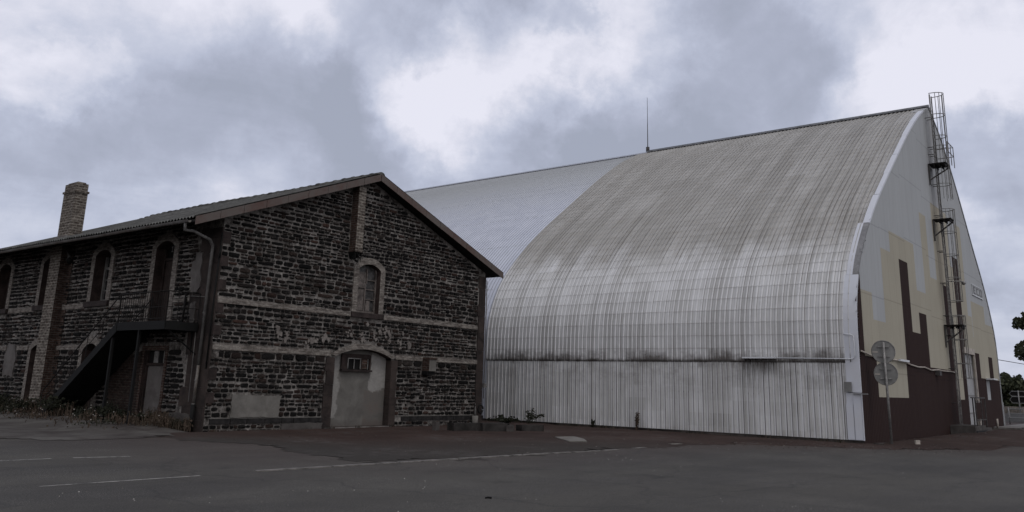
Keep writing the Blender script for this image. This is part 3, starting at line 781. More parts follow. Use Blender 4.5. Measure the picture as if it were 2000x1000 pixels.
# upper door behind the landing
dm = MB(); D = .35
bar(dm, PS, 26.38, 26.46, 3.42, 5.9, -D, -D+.08); bar(dm, PS, 27.42, 27.5, 3.42, 5.9, -D, -D+.08); bar(dm, PS, 26.46, 27.42, 5.5, 5.58, -D, -D+.07)
ud = dm.build('door', M['brown_wood'], house)
pn = MB(); backing(pn, PS, s_door, D+.02); pn.build('dark_gap', M['dark'], ud)
lf = MB(); bar(lf, PS, 26.47, 26.92, 4.2, 5.45, -D-.01, -D+.03); bar(lf, PS, 26.97, 27.41, 3.45, 5.48, -D-.01, -D+.02); lf.build('door_leaf', M['brown_wood'], ud)
lf = MB(); bar(lf, PS, 26.47, 26.96, 3.45, 4.18, -D, -D+.05); lf.build('lower_panel', M['black_iron'], ud)
surround(PS, s_door, .27, .04, .4, M['band'], M['reveal'], ud)
nu = MB(); bar(nu, PS, 26.985, 27.005, 5.80, 5.98, -D+.085, -D+.10); bar(nu, PS, 26.95, 27.045, 5.775, 5.797, -D+.085, -D+.10); bar(nu, PS, 27.007, 27.04, 5.92, 5.945, -D+.085, -D+.10)
nu.build('house_number', M['frame'], ud)
# ground floor doorways of the side wall
for o in (s_arA, s_arB):
    D = .3; dm = MB(); backing(dm, PS, o, D, 0); bar(dm, PS, o.u0, o.u1, 2.1, 2.17, -D, -D+.05, 1)
    d_ = dm.build('doorway', [M['brown_wood'], M['rust_iron']], house)
    surround(PS, o, .24, .035, .32, M['band'], M['reveal'], d_)
D = .14; dm = MB(); bar(dm, PS, 26.26, 27.40, .40, 1.97, -D-.03, -D)
ld = dm.build('door', M['door_grey'], house)
fr = MB(); bar(fr, PS, 26.20, 26.26, .40, 2.46, -D-.04, -D+.06); bar(fr, PS, 27.40, 27.46, .40, 2.46, -D-.04, -D+.06); bar(fr, PS, 26.26, 27.40, 1.98, 2.06, -D-.04, -D+.07)
fr.build('frame', M['brown_wood'], ld)
tr = MB(); bar(tr, PS, 26.26, 27.40, 2.06, 2.46, -D-.03, -D-.01, 0); bar(tr, PS, 26.28, 26.52, 2.07, 2.45, -D-.008, -D+.01, 1); bar(tr, PS, 26.84, 27.10, 2.07, 2.45, -D-.008, -D+.01, 1)
tr.build('transom', [M['dark'], M['frame']], ld)
surround(PS, s_und, .15, .03, .2, M['brick'], M['reveal'], ld)

# brick pilaster and chimney stack
mb = MB(); mb.box(14.93, SX+.05, 33.85, 34.72, -.05, 6.42)
pil = mb.build('pilaster', [M['pale_brick'], M['brick']], house)
for p in pil.data.polygons:
    if p.normal.y < -.5: p.material_index = 1
# tie: wall edge beside it
mb = MB(); bar(mb, PS, 33.56, 33.85, .3, 6.3, -.01, .03); mb.build('brick_strip', M['brick'], house)

# roof
XL_E, XR_E, XA = 14.03, 28.95, 21.44; ZE, ZA = 6.34, 9.23; YF = 23.25; YR = 49.5
def drop(y): return -.065*max(0, y-38.5)
rf = MB(); per = .177; ny = int((YR-YF)/per*4); rows = 14
for side in (0, 1):
    xe = XL_E-.06 if side == 0 else XR_E+.04
    ze = ZE-.02 if side == 0 else ZE+.03
    base = len(rf.v)
    for i in range(ny+1):
        y = YF+(YR-YF)*i/ny; w = .036*math.cos(2*PI*(y-YF)/per)
        for r in range(rows+1):
            t = r/rows
            sag = -.05*math.exp(-((y-30)/3)**2)*math.sin(PI*t)-.04*math.sin(y*.5)*t*.4
            rf.v.append((xe+(XA-xe)*t, y, ze+(ZA-ze)*t+w+.05+sag+drop(y)*t))
    for i in range(ny):
        for r in range(rows):
            a = base+i*(rows+1)+r; rf.f.append((a, a+1, a+rows+2, a+rows+1)); rf.mi.append(0); rf.sm.append(True)
    # deck and soffit
    for ya, yb in ((YF+.03, 38.5), (38.5, YR)):
        da, db = drop(ya)-.03, drop(yb)-.03
        rf.hexa([(xe+.05, ya, ze-.09), (XA, ya, ZA-.09+da), (XA, yb, ZA-.09+db), (xe+.05, yb, ze-.09)], [(xe+.05, ya, ze-.02), (XA, ya, ZA-.02+da), (XA, yb, ZA-.02+db), (xe+.05, yb, ze-.02)], 1)
roof = rf.build('roof', [M['tile'], M['soffit']], house)
mb = MB(); y = YF-.03
while y < YR:
    l = .52; n = 8; lift = R.uniform(0, .03)
    sag = -.04*math.sin(y*.5)*.4+drop(y)
    for (ya, yb, r0) in ((y, y+l*.86, .13), (y+l*.86, y+l+.02, .15)):
        vs = []
        for yy in (ya, yb):
            for k in range(n+1): a = PI*k/n; vs.append((XA+r0*1.3*math.cos(a), yy, ZA+.0+sag+lift+r0*.85*math.sin(a)))
        mb.add(vs, [(k, k+1, n+2+k, n+1+k) for k in range(n)]+[tuple(range(n+1))], 0)
    y += l
mb.build('ridge_tile', M['tile'], roof)
mb = MB()
for side, xe, ze in ((0, XL_E-.02, ZE), (1, XR_E, ZE+.05)):
    n = 9
    for i in range(n):
        t0, t1 = i/n, (i+1)/n-.002
        q = lambda t: (xe+(XA-xe)*t, ze+(ZA-ze)*t)
        (a, b), (c, e) = q(t0), q(t1); dy = R.uniform(0, .006)
        mb.hexa([(a, YF-.03-dy, b-.21), (c, YF-.03-dy, e-.21), (c, YF, e-.21), (a, YF, b-.21)], [(a, YF-.03-dy, b+.045), (c, YF-.03-dy, e+.045), (c, YF, e+.045), (a, YF, b+.045)])
mb.build('bargeboard', M['barge'], roof)
mb = MB()  # rafter feet under the eaves
for i in range(34):
    y = 24.1+i*.74
    for x0, x1, z0 in ((XL_E+.10, SX, ZE+.02),):
        k = .405; mb.hexa([(x0, y, z0-.16), (x1, y, z0-.16+k*(x1-x0)), (x1, y+.09, z0-.16+k*(x1-x0)), (x0, y+.09, z0-.16)], [(x0, y, z0-.07), (x1, y, z0-.07+k*(x1-x0)), (x1, y+.09, z0-.07+k*(x1-x0)), (x0, y+.09, z0-.07)])
mb.build('rafter_foot', M['soffit'], roof)
mb = MB(); n = 8; vs = []
gx, gz, gr = XL_E-.11, ZE-.075, .065
ys = [23.42, 26, 29, 32, 35, 38, 41, 44, 49.4]
for y in ys:
    for k in range(n+1): a = PI+PI*k/n; vs.append((gx+gr*math.cos(a), y, gz+gr*math.sin(a)+.012*math.sin(y*.8)))
fs = [(j*(n+1)+k, j*(n+1)+k+1, (j+1)*(n+1)+k+1, (j+1)*(n+1)+k) for j in range(len(ys)-1) for k in range(n)]
mb.add(vs, fs+[tuple(range(n+1))], 0, True)
for off in (-gr, gr): mb.tube([(gx+off, y, gz+.005+.012*math.sin(y*.8)) for y in ys], .012, 5)
gut = mb.build('gutter', M['zinc'], house)
mb = MB()
mb.tube([(gx, 23.62, gz-.07), (gx, 23.62, gz-.28), (14.25, 23.68, 6.0), (14.95, 23.86, 5.86), (15.15, 23.97, 5.70), (15.17, 24.0, 5.5), (15.17, 24.06, 2.0)], .05, 8)
dp = mb.build('downpipe', M['pipe'], house)
mb = MB(); mb.tube([(15.17, 24.06, 2.0), (15.17, 24.10, .85)], .047, 8); mb.build('lower_length', M['zinc'], dp)
mb = MB()
for z in (5.45, 3.6, 1.55, .84): mb.tube([(15.17, 24.02+.02*(5-z), z-.02), (15.17, 24.02+.02*(5-z), z+.02)], .06, 8)
mb.build('pipe_clip', M['pipe'], dp)
mb = MB(); mb.tube([(15.17, 24.10, .84), (15.17, 24.12, -.05)], .065, 8); mb.build('boot', M['black_iron'], dp)
mb = MB(); mb.tube([(15.24, 23.66, 6.12), (15.22, 23.70, 4.0), (15.22, 23.72, 1.9)], .022, 6); mb.tube([(15.24, 23.64, 5.7), (15.22, 23.64, 5.3)], .03, 6)
mb.build('conduit', M['black_iron'], house)
mb = MB(); mb.tube([(15.2, 24.9, 3.3), (15.2, 24.55, 3.26), (15.19, 24.45, 3.2), (15.19, 24.42, .9)], .014, 5); mb.build('cable', M['pipe'], house)
mb = MB(); mb.tube([(15.2, 25.9, 4.12), (15.2, 25.0, 4.16), (15.2, 24.1, 4.1)], .012, 5); mb.build('cable', M['pipe'], house)
mb = MB(); mb.tube([(15.2, 25.25, 4.25), (15.2, 25.3, 3.2)], .035, 6); mb.build('waste_pipe', M['rust_iron'], house)
mb = MB(); mb.tube([(28.36, 23.64, 6.05), (28.37, 23.62, 3.0), (28.36, 23.62, 1.1)], .02, 6); mb.build('conduit', M['pipe'], house)
mb = MB(); mb.box(28.34, 28.50, 23.58, 23.70, 1.55, 1.72); mb.build('junction_box', M['pipe'], house)
# stack
st = MB(); st.box(15.12, 15.60, 33.86, 34.86, 6.5, 8.62); st.box(15.08, 15.64, 33.82, 34.90, 8.62, 8.70); st.box(15.13, 15.59, 33.87, 34.85, 8.70, 9.00)
st.box(15.2, 15.52, 33.95, 34.77, 9.0, 9.06)
ch = st.build('chimney', M['pale_brick'], house)
mb = MB(); mb.box(15.0, 15.70, 33.76, 34.94, 6.70, 6.86); mb.build('flashing', M['zinc'], ch)
mb = MB(); mb.tube([(21.4, 46.5, 9.3), (21.4, 46.5, 10.3)], .02, 5); mb.build('aerial', M['dull_galv'], house)

# wall lamp on the pilaster
lamp = thing('wall_lamp', (15.2, 33.8, 6.15), 'pale tubular lamp arm with dark head reaching from the brick pilaster', 'lamp')
mb = MB(); mb.tube([(15.2, 33.8, 6.18), (14.95, 33.3, 6.12), (14.7, 32.6, 5.78)], .045, 8); mb.build('arm', M['pipe'], lamp)
mb = MB(); mb.tube([(14.72, 32.66, 5.80), (14.66, 32.48, 5.71)], .085, 10, r1=.11); mb.build('head', M['black_iron'], lamp)

# ------------------------------------------------------------------ STAIR
stair = thing('metal_staircase', (14.7, 29, 0), 'black iron outside staircase with landing, railings and thin posts against the stone house', 'staircase')
XO, XI = 14.12, 15.20; YP0, YP1 = 24.40, 27.25; ZP = 3.27; SL = .672
mb = MB(); mb.box(XO, XI, YP0, YP1, ZP-.05, ZP); pf = mb.build('landing', M['black_iron'], stair)
mb = MB(); mb.box(XO-.03, XO, YP0, YP1, ZP-.24, ZP+.02); mb.box(XI, XI+.03, YP0, YP1, ZP-.24, ZP+.02); mb.box(XO, XI, YP0-.03, YP0, ZP-.24, ZP+.02)
for y in (25.0, 25.7, 26.4, 27.0): mb.box(XO, XI, y, y+.05, ZP-.2, ZP-.052)
mb.build('beam', M['black_iron'], pf)
YE = YP1+(ZP-.1)/SL
for x in (XO-.04, XI):
    mb = MB(); mb.hexa([(x, YP1, ZP-.28), (x+.04, YP1, ZP-.28), (x+.04, YE, -.05), (x, YE, -.05)], [(x, YP1, ZP+.03), (x+.04, YP1, ZP+.03), (x+.04, YE, .18), (x, YE, .18)])
    mb.build('stringer', M['black_iron'], stair)
mb = MB(); mb.hexa([(XO, YP1, ZP-.27), (XI, YP1, ZP-.27), (XI, YE-.1, -.02), (XO, YE-.1, -.02)], [(XO, YP1, ZP-.24), (XI, YP1, ZP-.24), (XI, YE-.1, .01), (XO, YE-.1, .01)]); mb.build('soffit', M['black_iron'], stair)
n = 16
for i in range(n):
    z = ZP-(i+1)*ZP/(n+1); y = YP1+(ZP-z)/SL-.28
    mb = MB(); mb.box(XO, XI, y, y+.30, z-.04, z); mb.box(XO, XI, y+.005, y+.02, z, z+ZP/(n+1)-.045); mb.build('tread', M['black_iron'], stair)
def railing(path, h=.93, step=.14, nm='railing', mid=.45):
    mb = MB()
    mb.tube([(x, y, z+h) for x, y, z in path], .018, 6)
    mb.tube([(x, y, z+mid) for x, y, z in path], .012, 5); mb.tube([(x, y, z+.1) for x, y, z in path], .012, 5)
    for (a, b) in zip(path, path[1:]):
        a, b = Vector(a), Vector(b); L = (b-a).length; k = max(1, int(L/step))
        for i in range(k+1):
            p = a+(b-a)*i/k; r = .02 if i in (0, k) else .011
            if step < 1 or i in (0, k): mb.tube([p, p+Vector((0, 0, h))], r, 4)
    return mb.build(nm, M['rust_iron'], stair)
railing([(XO, YP1, ZP), (XO, YP0+.02, ZP)], step=.13); railing([(XO, YP0+.02, ZP), (XI, YP0+.02, ZP)], step=.3)
def stair_rail(x):
    mb = MB(); P0 = Vector((x, YP1, ZP)); P1 = Vector((x, YE-.15, .22))
    for h in (.93, .5): mb.tube([P0+Vector((0, 0, h)), P1+Vector((0, 0, h*.85))], .02 if h > .9 else .012, 6)
    for i in range(6):
        p = P0+(P1-P0)*i/5; mb.tube([p, p+Vector((0, 0, .93-.03*i))], .014, 5)
    mb.build('railing', M['rust_iron'], stair)
stair_rail(XO-.02); stair_rail(XI)
for y, zt in ((25.9, ZP-.2), (27.5, ZP-.45)):
    mb = MB(); mb.box(XO-.01, XO+.07, y-.04, y+.04, -.05, zt); mb.build('post', M['black_iron'], stair)
mb = MB(); mb.tube([(XI, YP0+.3, ZP-.2), (XI+.06, YP0+.3, ZP-.95)], .02, 5); mb.tube([(XO+.1, YP0+.05, ZP-.22), (SX-.02, YP0+.05, ZP-.95)], .025, 5); mb.build('brace', M['black_iron'], stair)

# ------------------------------------------------------------------ HANGAR
HX, HY = 32.20, 9.38; Y1, Y2 = 26.70, 78.0
PROF = [(32.2, .12), (32.2, 2.83), (32.24, 4.3), (32.42, 5.16), (32.76, 5.96), (33.21, 6.70), (33.88, 7.47), (34.68, 8.26), (35.68, 9.14), (36.95, 10.12), (38.25, 11.05), (39.79, 12.14), (42.05, 13.72), (43.95, 14.93), (45.72, 15.90), (47.3, 16.62)]
PROF_R = [(47.3, 16.62), (48.5, 16.1), (49.9, 15.35), (51.6, 14.1), (53.5, 12.45), (56.0, 10.1), (57.7, 8.6), (59.1, 7.0), (60.0, 5.6), (60.3, 4.4), (60.35, 2.83), (60.35, .0)]
def smooth_prof(pts, step=.25):
    """Catmull-Rom through the arch points"""
    out = []
    for i in range(len(pts)-1):
        p0 = Vector(pts[max(i-1, 0)]); p1 = Vector(pts[i]); p2 = Vector(pts[i+1]); p3 = Vector(pts[min(i+2, len(pts)-1)])
        n = max(1, int((p2-p1).length/step))
        straight = (abs(p1.x-p2.x) < .02)
        for k in range(n):
            t = k/n
            q = p1.lerp(p2, t) if straight else .5*((2*p1)+(p2-p0)*t+(2*p0-5*p1+4*p2-p3)*t*t+(3*p1-p0-3*p2+p3)*t**3)
            out.append((q.x, q.y))
    out.append(tuple(pts[-1])); return out
LEFT = smooth_prof(PROF); RIGHT = smooth_prof(PROF_R, .5)
def resample(pts, s_list):
    d = [0]
    for a, b in zip(pts, pts[1:]): d.append(d[-1]+math.hypot(b[0]-a[0], b[1]-a[1]))
    out = []
    j = 0
    for s in s_list:
        s = min(s, d[-1]-1e-6)
        while j < len(d)-2 and d[j+1] < s: j += 1
        t = (s-d[j])/(d[j+1]-d[j]); out.append((pts[j][0]+(pts[j+1][0]-pts[j][0])*t, pts[j][1]+(pts[j+1][1]-pts[j][1])*t))
    return out, d[-1]
_, LT = resample(LEFT, [0])
def normals(pts):
    ns = []
    for i in range(len(pts)):
        a = pts[max(i-1, 0)]; b = pts[min(i+1, len(pts)-1)]; dx, dz = b[0]-a[0], b[1]-a[1]; l = math.hypot(dx, dz) or 1
        ns.append((-dz/l, dx/l))
    return ns
hangar = thing('arched_hangar', (46.3, 40, 0), 'huge arched storage shed with ribbed white metal roof and painted blocks on its end wall', 'hangar')
def cladding(name, y0, y1, s0, s1, rowh, inset, m, per=.21, rib=.042, lap=.007, label=None):
    ss = [s0]; first = True
    s = s0
    while s < s1-1e-4:
        e = min(s+rowh, s1); ss.append((s, e)); s = e
    rows_ = ss[1:]
    mb = MB(); uvs = []
    prof_y = []; y = y0
    while y < y1:
        for f, h in ((0, 0), (.50, 0), (.54, 1), (.68, 1), (.74, 0)):
            if y+f*per < y1: prof_y.append((y+f*per, h))
        y += per
    prof_y.append((y1, 0))
    NY = len(prof_y)
    for a, b in rows_:
        k = max(1, int((b-a)/.3)); sl = [a+(b-a)*i/k for i in range(k+1)]
        pts, _ = resample(LEFT, sl)
        big, _ = resample(LEFT, [max(0, a-.05)]+[b+.05])
        for i, (x, z) in enumerate(pts):
            p_, _ = resample(LEFT, [max(0, sl[i]-.15), sl[i]+.15]); dx, dz = p_[1][0]-p_[0][0], p_[1][1]-p_[0][1]; l = math.hypot(dx, dz)
            nx, nz = -dz/l, dx/l
            o_ = lap*(1-i/k)-inset
            for yy, h in prof_y:
                mb.v.append((x+nx*(o_+h*rib), yy, z+nz*(o_+h*rib))); uvs.append((yy, sl[i]+.12))
        base = len(mb.v)-NY*(k+1)
        for i in range(k):
            for j in range(NY-1):
                q = base+i*NY+j; mb.f.append((q, q+1, q+NY+1, q+NY)); mb.mi.append(0); mb.sm.append(False)
    return mb.build(name, m, hangar, uvs)
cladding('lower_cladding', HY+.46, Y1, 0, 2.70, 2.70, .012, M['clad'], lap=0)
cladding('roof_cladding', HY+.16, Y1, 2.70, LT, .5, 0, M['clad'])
cladding('far_cladding', Y1, Y2, 0, LT, 3.6, .05, M['far'], rib=.035, lap=.004)
# right half of the shell
mb = MB()
for (a, b) in zip(RIGHT, RIGHT[1:]): mb.quad((a[0], HY+.02, a[1]), (b[0], HY+.02, b[1]), (b[0], Y2, b[1]), (a[0], Y2, a[1]))
mb.build('right_roof', M['far'], hangar)
# ribbed edge of the right slope seen from the end
mb = MB(); RR = RIGHT
rn = [(-n_[0], -n_[1]) for n_ in normals(RIGHT)]
for i, (a, b) in enumerate(zip(RR, RR[1:])):
    na, nb = rn[i], rn[i+1]
    s = -1
    A0 = (a[0]-s*na[0]*-.0, a[1]); 
    mb.hexa([(a[0], HY-.04, a[1]), (b[0], HY-.04, b[1]), (b[0], HY+.5, b[1]), (a[0], HY+.5, a[1])],
            [(a[0]+.07, HY-.04, a[1]+.05), (b[0]+.07, HY-.04, b[1]+.05), (b[0]+.07, HY+.5, b[1]+.05), (a[0]+.07, HY+.5, a[1]+.05)])
mb.build('edge_trim', M['wgrey'], hangar)
# ridge caps
mb = MB(); mb.box(47.05, 47.55, HY-.05, 26.15, 16.60, 16.68); mb.tube([(47.3, HY-.06, 16.72), (47.3, 26.15, 16.72)], .07, 8)
mb.build('ridge_cap', M['ridge'], hangar)
mb = MB(); mb.box(47.1, 47.5, 26.15, Y2, 16.56, 16.63); mb.build('ridge_cap', M['far'], hangar)
# edge flashing that wraps the front corner
def flash(name, sa, sb, y0, y1, off, m, n=None, front=.10):
    n = n or max(2, int((sb-sa)/.25)); sl = [sa+(sb-sa)*i/n for i in range(n+1)]; mb = MB()
    pr = []
    for s in sl:
        p_, _ = resample(LEFT, [max(0, s-.1), min(s, LT-.01), min(s+.1, LT)]); dx, dz = p_[2][0]-p_[0][0], p_[2][1]-p_[0][1]; l = math.hypot(dx, dz)
        pr.append((p_[1], (-dz/l, dx/l)))
    for (p, nn), (q, nm) in zip(pr, pr[1:]):
        A = [(p[0]+nn[0]*off, y0, p[1]+nn[1]*off), (q[0]+nm[0]*off, y0, q[1]+nm[1]*off), (q[0]+nm[0]*off, y1, q[1]+nm[1]*off), (p[0]+nn[0]*off, y1, p[1]+nn[1]*off)]
        B = [(p[0]-nn[0]*front, y0, p[1]-nn[1]*front), (q[0]-nm[0]*front, y0, q[1]-nm[1]*front), (q[0]-nm[0]*.02, y1, q[1]-nm[1]*.02), (p[0]-nn[0]*.02, y1, p[1]-nn[1]*.02)]
        mb.hexa(B, A)
    return mb.build(name, m, hangar)
flash('edge_flashing', .0, 1.62, HY-.012, HY+.52, .03, M['flash'], front=.04)
flash('edge_flashing', 1.64, 6.0, HY-.012, HY+.48, .035, M['flash'], front=.04)
flash('torn_flashing', 6.0, 9.0, HY-.01, HY+.20, .03, M['torn'], front=.04)
flash('edge_flashing', 6.0, 9.0, HY+.20, HY+.42, .04, M['flash'])
s = 9.0
while s < LT-1.4:
    e = min(s+R.uniform(2.0, 2.8), LT-1.2); flash('edge_flashing', s, e-.02, HY-.02, HY+.20+R.uniform(-.04, .04), .04+R.uniform(0, .015), M['flash'], front=.05); s = e
flash('edge_flashing', s, LT-.02, HY-.02, HY+.6, .03, M['wgrey'])
mb = MB(); mb.box(32.06, 32.14, HY+.30, HY+.54, 1.78, 2.12); mb.build('meter_box', M['signback'], hangar)
mb = MB(); mb.box(32.05, 32.15, HY-.25, HY+.26, 1.70, 1.73); mb.build('shelf', M['torn'], hangar)
mb = MB(); mb.box(32.132, 32.148, HY+.02, HY+.27, .14, 1.69); mb.box(32.134, 32.148, HY+.30, HY+.54, .14, 1.36); mb.build('corner_board', M['flash'], hangar)
mb = MB(); mb.box(31.92, 32.19, 12.38, 13.68, 2.93, 2.985); mb.build('ledge', M['white'], hangar)
mb = MB(); mb.tube([(32.1, 12.4, 2.955), (32.1, 9.62, 2.93), (32.08, 9.50, 2.97), (32.08, 9.48, 3.06), (32.08, 9.48, 3.36), (32.08, 9.5, 3.74), (32.08, 9.6, 3.80), (32.12, 9.85, 3.80)], .022, 6); mb.build('conduit', M['white'], hangar)
mb = MB(); mb.box(32.24, 34, HY+.02, 60, -.1, .13); bs = mb.build('foundation', M['base'], hangar)

# end wall: one mesh, colour blocks are its panels
TOPW = [(32.2, 3.0)]+[p for p in LEFT if p[1] > 3.0]+RIGHT[1:-1]
def topw(x):
    return interp(sorted(TOPW), x)-.03
RECTS = [  # x0, x1, z0, z1, material (later rows lie over earlier ones)
 (32, 61, 0, 17, 0),
 (37.5, 41.58, 4.5, 8.45, 1), (36.05, 37.5, 4.5, 7.52, 1), (41.58, 42.95, 3, 6.36, 1), (43.2, 44.45, 3, 10.25, 1), (44.45, 45.75, 3, 7.28, 1), (46.0, 49.2, 3, 11.2, 1),
 (51.35, 52.65, 3, 11.0, 1), (52.2, 53.6, 2.8, 6.1, 1), (53.7, 57.5, 2.8, 7.0, 1), (57.5, 60.3, 2.8, 5.97, 1), (45.75, 46.0, 3, 11.2, 1), (49.2, 52.2, 3, 8.4, 1), (42.95, 43.2, 3, 6.36, 1),
 (32.9, 34.38, 3.08, 5.52, 1), (34.38, 38.7, 1.62, 4.5, 1), (38.7, 53.7, 2.95, 5.0, 1), (52.9, 60.4, 2.77, 4.6, 1),
 (32.1, 32.95, 0, 7.0, 2), (32.1, 34.4, 0, 3.08, 2), (32.1, 61, 0, 1.62, 2),
 (38.8, 40.22, 1.6, 7.42, 2), (40.22, 41.58, 1.6, 4.41, 2), (41.58, 42.92, 1.6, 5.36, 2), (38.7, 47.0, 1.6, 2.99, 2), (47.0, 48.3, 1.6, 7.18, 2),
 (49.75, 51.1, 1.6, 9.0, 2), (53.1, 54.7, 1.6, 4.13, 2), (54.7, 56.05, 1.6, 2.79, 2), (57.0, 61, 1.6, 2.77, 2), (57.35, 58.6, 2.7, 4.07, 2),
 (48.3, 49.75, 1.6, 3.2, 1), (51.1, 51.3, 1.6, 4.1, 1),
]
bx = sorted({round(v, 3) for r in RECTS for v in r[:2] if 32.2 <= v <= 60.3}|{32.2+.28*i for i in range(101)})
bx = [b for b in bx if b <= 60.3]
bz = sorted({r[2] for r in RECTS}|{r[3] for r in RECTS})
mb = MB()
DOOR = (50.62, 53.0, .28, 3.98)
for a, b in zip(bx, bx[1:]):
    if b-a < .004: continue
    m_ = (a+b)/2; ta, tb = topw(a), topw(b)
    zs = sorted(set(bz)|{DOOR[2], DOOR[3]})
    for z0, z1 in zip(zs, zs[1:]):
        zm = (z0+z1)/2; mi = 0
        if DOOR[0] < m_ < DOOR[1] and DOOR[2] < zm < DOOR[3]: continue
        for r in RECTS:
            if r[0] <= m_ <= r[1] and r[2] <= zm <= r[3]: mi = r[4]
        if z0 >= max(ta, tb): continue
        za, zb = min(z1, max(ta, z0)), min(z1, max(tb, z0))
        mb.quad((a, HY, z0), (b, HY, z0), (b, HY, zb), (a, HY, za), mi)
for x in (DOOR[0], DOOR[1]): pass
mb.build('end_wall', [M['wgrey'], M['wcream'], M['wred']], hangar)
mb = MB(); mb.box(DOOR[0], DOOR[1], HY+.10, HY+.14, .28, 3.98)
dr = mb.build('door', mat_plain('grey_door', (.34, .345, .355), .6, var=.15, scale=.8), hangar)
mb = MB(); mb.quad((DOOR[1], HY, .28), (DOOR[1], HY+.1, .28), (DOOR[1], HY+.1, 3.98), (DOOR[1], HY, 3.98)); mb.quad((DOOR[0], HY, .28), (DOOR[0], HY+.1, .28), (DOOR[0], HY+.1, 3.98), (DOOR[0], HY, 3.98)); mb.quad((DOOR[0], HY, 3.98), (DOOR[1], HY, 3.98), (DOOR[1], HY+.1, 3.98), (DOOR[0], HY+.1, 3.98))
mb.box(DOOR[0]-.12, DOOR[1]+.12, HY-.07, HY-.003, 3.98, 4.3); mb.box(DOOR[1], DOOR[1]+.16, HY-.06, HY-.003, .2, 3.98)
mb.build('door_frame', M['cream_band'], dr)
mb = MB()
for z in (.9, 1.8, 2.7, 3.5): mb.box(DOOR[0]+.05, DOOR[1]-.05, HY+.08, HY+.098, z, z+.05)
mb.build('door_rail', M['galv'], dr)
mb = MB(); mb.box(56.0, 57.2, HY-.4, HY-.003, 2.74, 2.82); mb.build('canopy', M['white'], hangar)

# fascia lettering sign on the end wall
sg = thing('wall_sign', (56, HY-.05, 7.4), 'small pale framed sign with grey letters high on the painted end wall', 'sign')
mb = MB(); Xa, Xb, Za, Zb = 54.45, 57.35, 7.46, 8.0
mb.box(Xa, Xb, HY-.03, HY-.008, Za, Zb); mb.build('board', M['wgrey'], sg)
mb = MB(); mb.box(Xa-.08, Xb+.05, HY-.05, HY-.004, Za-.06, Za-.002); mb.box(Xa-.04, Xb, HY-.045, HY-.004, Zb+.002, Zb+.04); mb.build('frame', M['white'], sg)
mb = MB()
def glyph(x, w, segs):
    for (a, b, c, d) in segs: mb.box(x+a*w, x+b*w, HY-.045, HY-.031, Za+.06+c*.42, Za+.06+d*.42)
glyph(54.7, .68, [(0, .24, 0, 1), (.24, 1, .83, 1), (.24, .8, .42, .58), (.24, 1, 0, .17)])
glyph(55.6, .68, [(0, .24, .08, .92), (.2, 1, .83, 1), (.2, 1, 0, .17)])
glyph(56.5, .72, [(0, .24, .08, .92), (.2, .82, .83, 1), (.2, .82, 0, .17), (.76, 1, .08, .92)])
mb.build('lettering', mat_plain('grey_letters', (.19, .19, .195), .6, bump=0), sg)

# cable along the end wall
cb = MB()
pts = [(32.35, 3.22), (33.4, 3.12), (34.5, 3.06), (37.4, 3.08), (38.4, 3.05), (39.3, 2.97), (40.5, 2.92), (41.6, 2.95), (42.8, 2.86), (44.2, 2.92), (45.3, 2.90), (46.8, 2.92), (48.2, 2.88)]
cb.tube([(x, HY-.05, z) for x, z in pts], .03, 5)
o = cb.build('wall_cable', M['cream_band']); tag(o, 'pale cable sagging across the maroon and cream end wall to the ladder', 'cable')
mb = MB(); mb.box(37.2, 38.6, HY-.16, HY-.08, 3.05, 3.13)
tag(mb.build('cable_tray', M['white']), 'short pale cable tray on the end wall beside the round sign', 'cable tray')
mb = MB(); mb.box(43.7, 44.1, HY-.2, HY-.004, 2.66, 2.86)
tag(mb.build('cable_box', M['dull_galv']), 'small dark box under the cable on the maroon end wall', 'box')

# roof aerial
an = thing('antenna', (47.3, 26.2, 16.6), 'tall thin whip antenna standing on the hangar ridge', 'antenna')
mb = MB(); mb.tube([(47.3, 26.2, 16.6), (47.3, 26.2, 18.6)], .035, 6, r1=.025); mb.tube([(47.3, 26.2, 18.6), (47.3, 26.2, 20.4)], .02, 5, r1=.012); mb.build('mast', M['dull_galv'], an)
mb = MB(); mb.tube([(47.3, 26.2, 16.62), (47.3, 26.2, 17.0)], .12, 8); mb.build('bracket', M['dull_galv'], an)

# ladder with safety cage
lad = thing('caged_ladder', (46.8, 9.0, 0), 'galvanised ladder with safety cage and small rest platforms climbing the painted end wall', 'ladder')
def flight(x0, z0, z1, ytop=None, cage_from=None, yst=9.08, sw=.42, deep=.62, hoops=1.15, r=.022, mcage='galv', dense=False):
    a = MB()
    for x in (x0, x0+sw): a.box(x-.02, x+.02, yst-.03, yst+.03, z0, z1)
    z = z0+.2
    while z < z1-.8: a.tube([(x0, yst, z), (x0+sw, yst, z)], .014, 5); z += .28
    f = a.build('ladder_flight', M['mid_galv'], lad)
    s = MB(); z = z0+1.0
    while z < z1:
        for x in (x0, x0+sw): s.tube([(x, yst, z), (x, HY-.002, z)], .018, 4)
        z += 1.6
    s.build('standoff', M['dull_galv'], f)
    c = MB(); cx = x0+sw/2; cf = cage_from or z0+2.2
    def hp(t): # semicircle out from the stiles
        an_ = PI*t; return (cx+.40*math.cos(an_), yst-deep*math.sin(an_)**.8 if 0 < t < 1 else yst)
    zz = z1
    while zz > cf-.05:
        c.tube([(*hp(i/12), zz) for i in range(13)], r, 5); zz -= hoops
    for i in range(1, 8):
        x, y = hp(i/8); c.tube([(x, y, cf), (x, y, z1)], r*.72, 4)
    c.build('cage', M[mcage], f)
flight(46.42, 13.2, 17.05, cage_from=13.9)
flight(46.36, 9.6, 14.2, cage_from=11.4, hoops=1.0, r=.018)
flight(46.42, 4.6, 10.9, cage_from=6.3, r=.018)
flight(46.58, .45, 5.6, cage_from=2.6, r=.018)
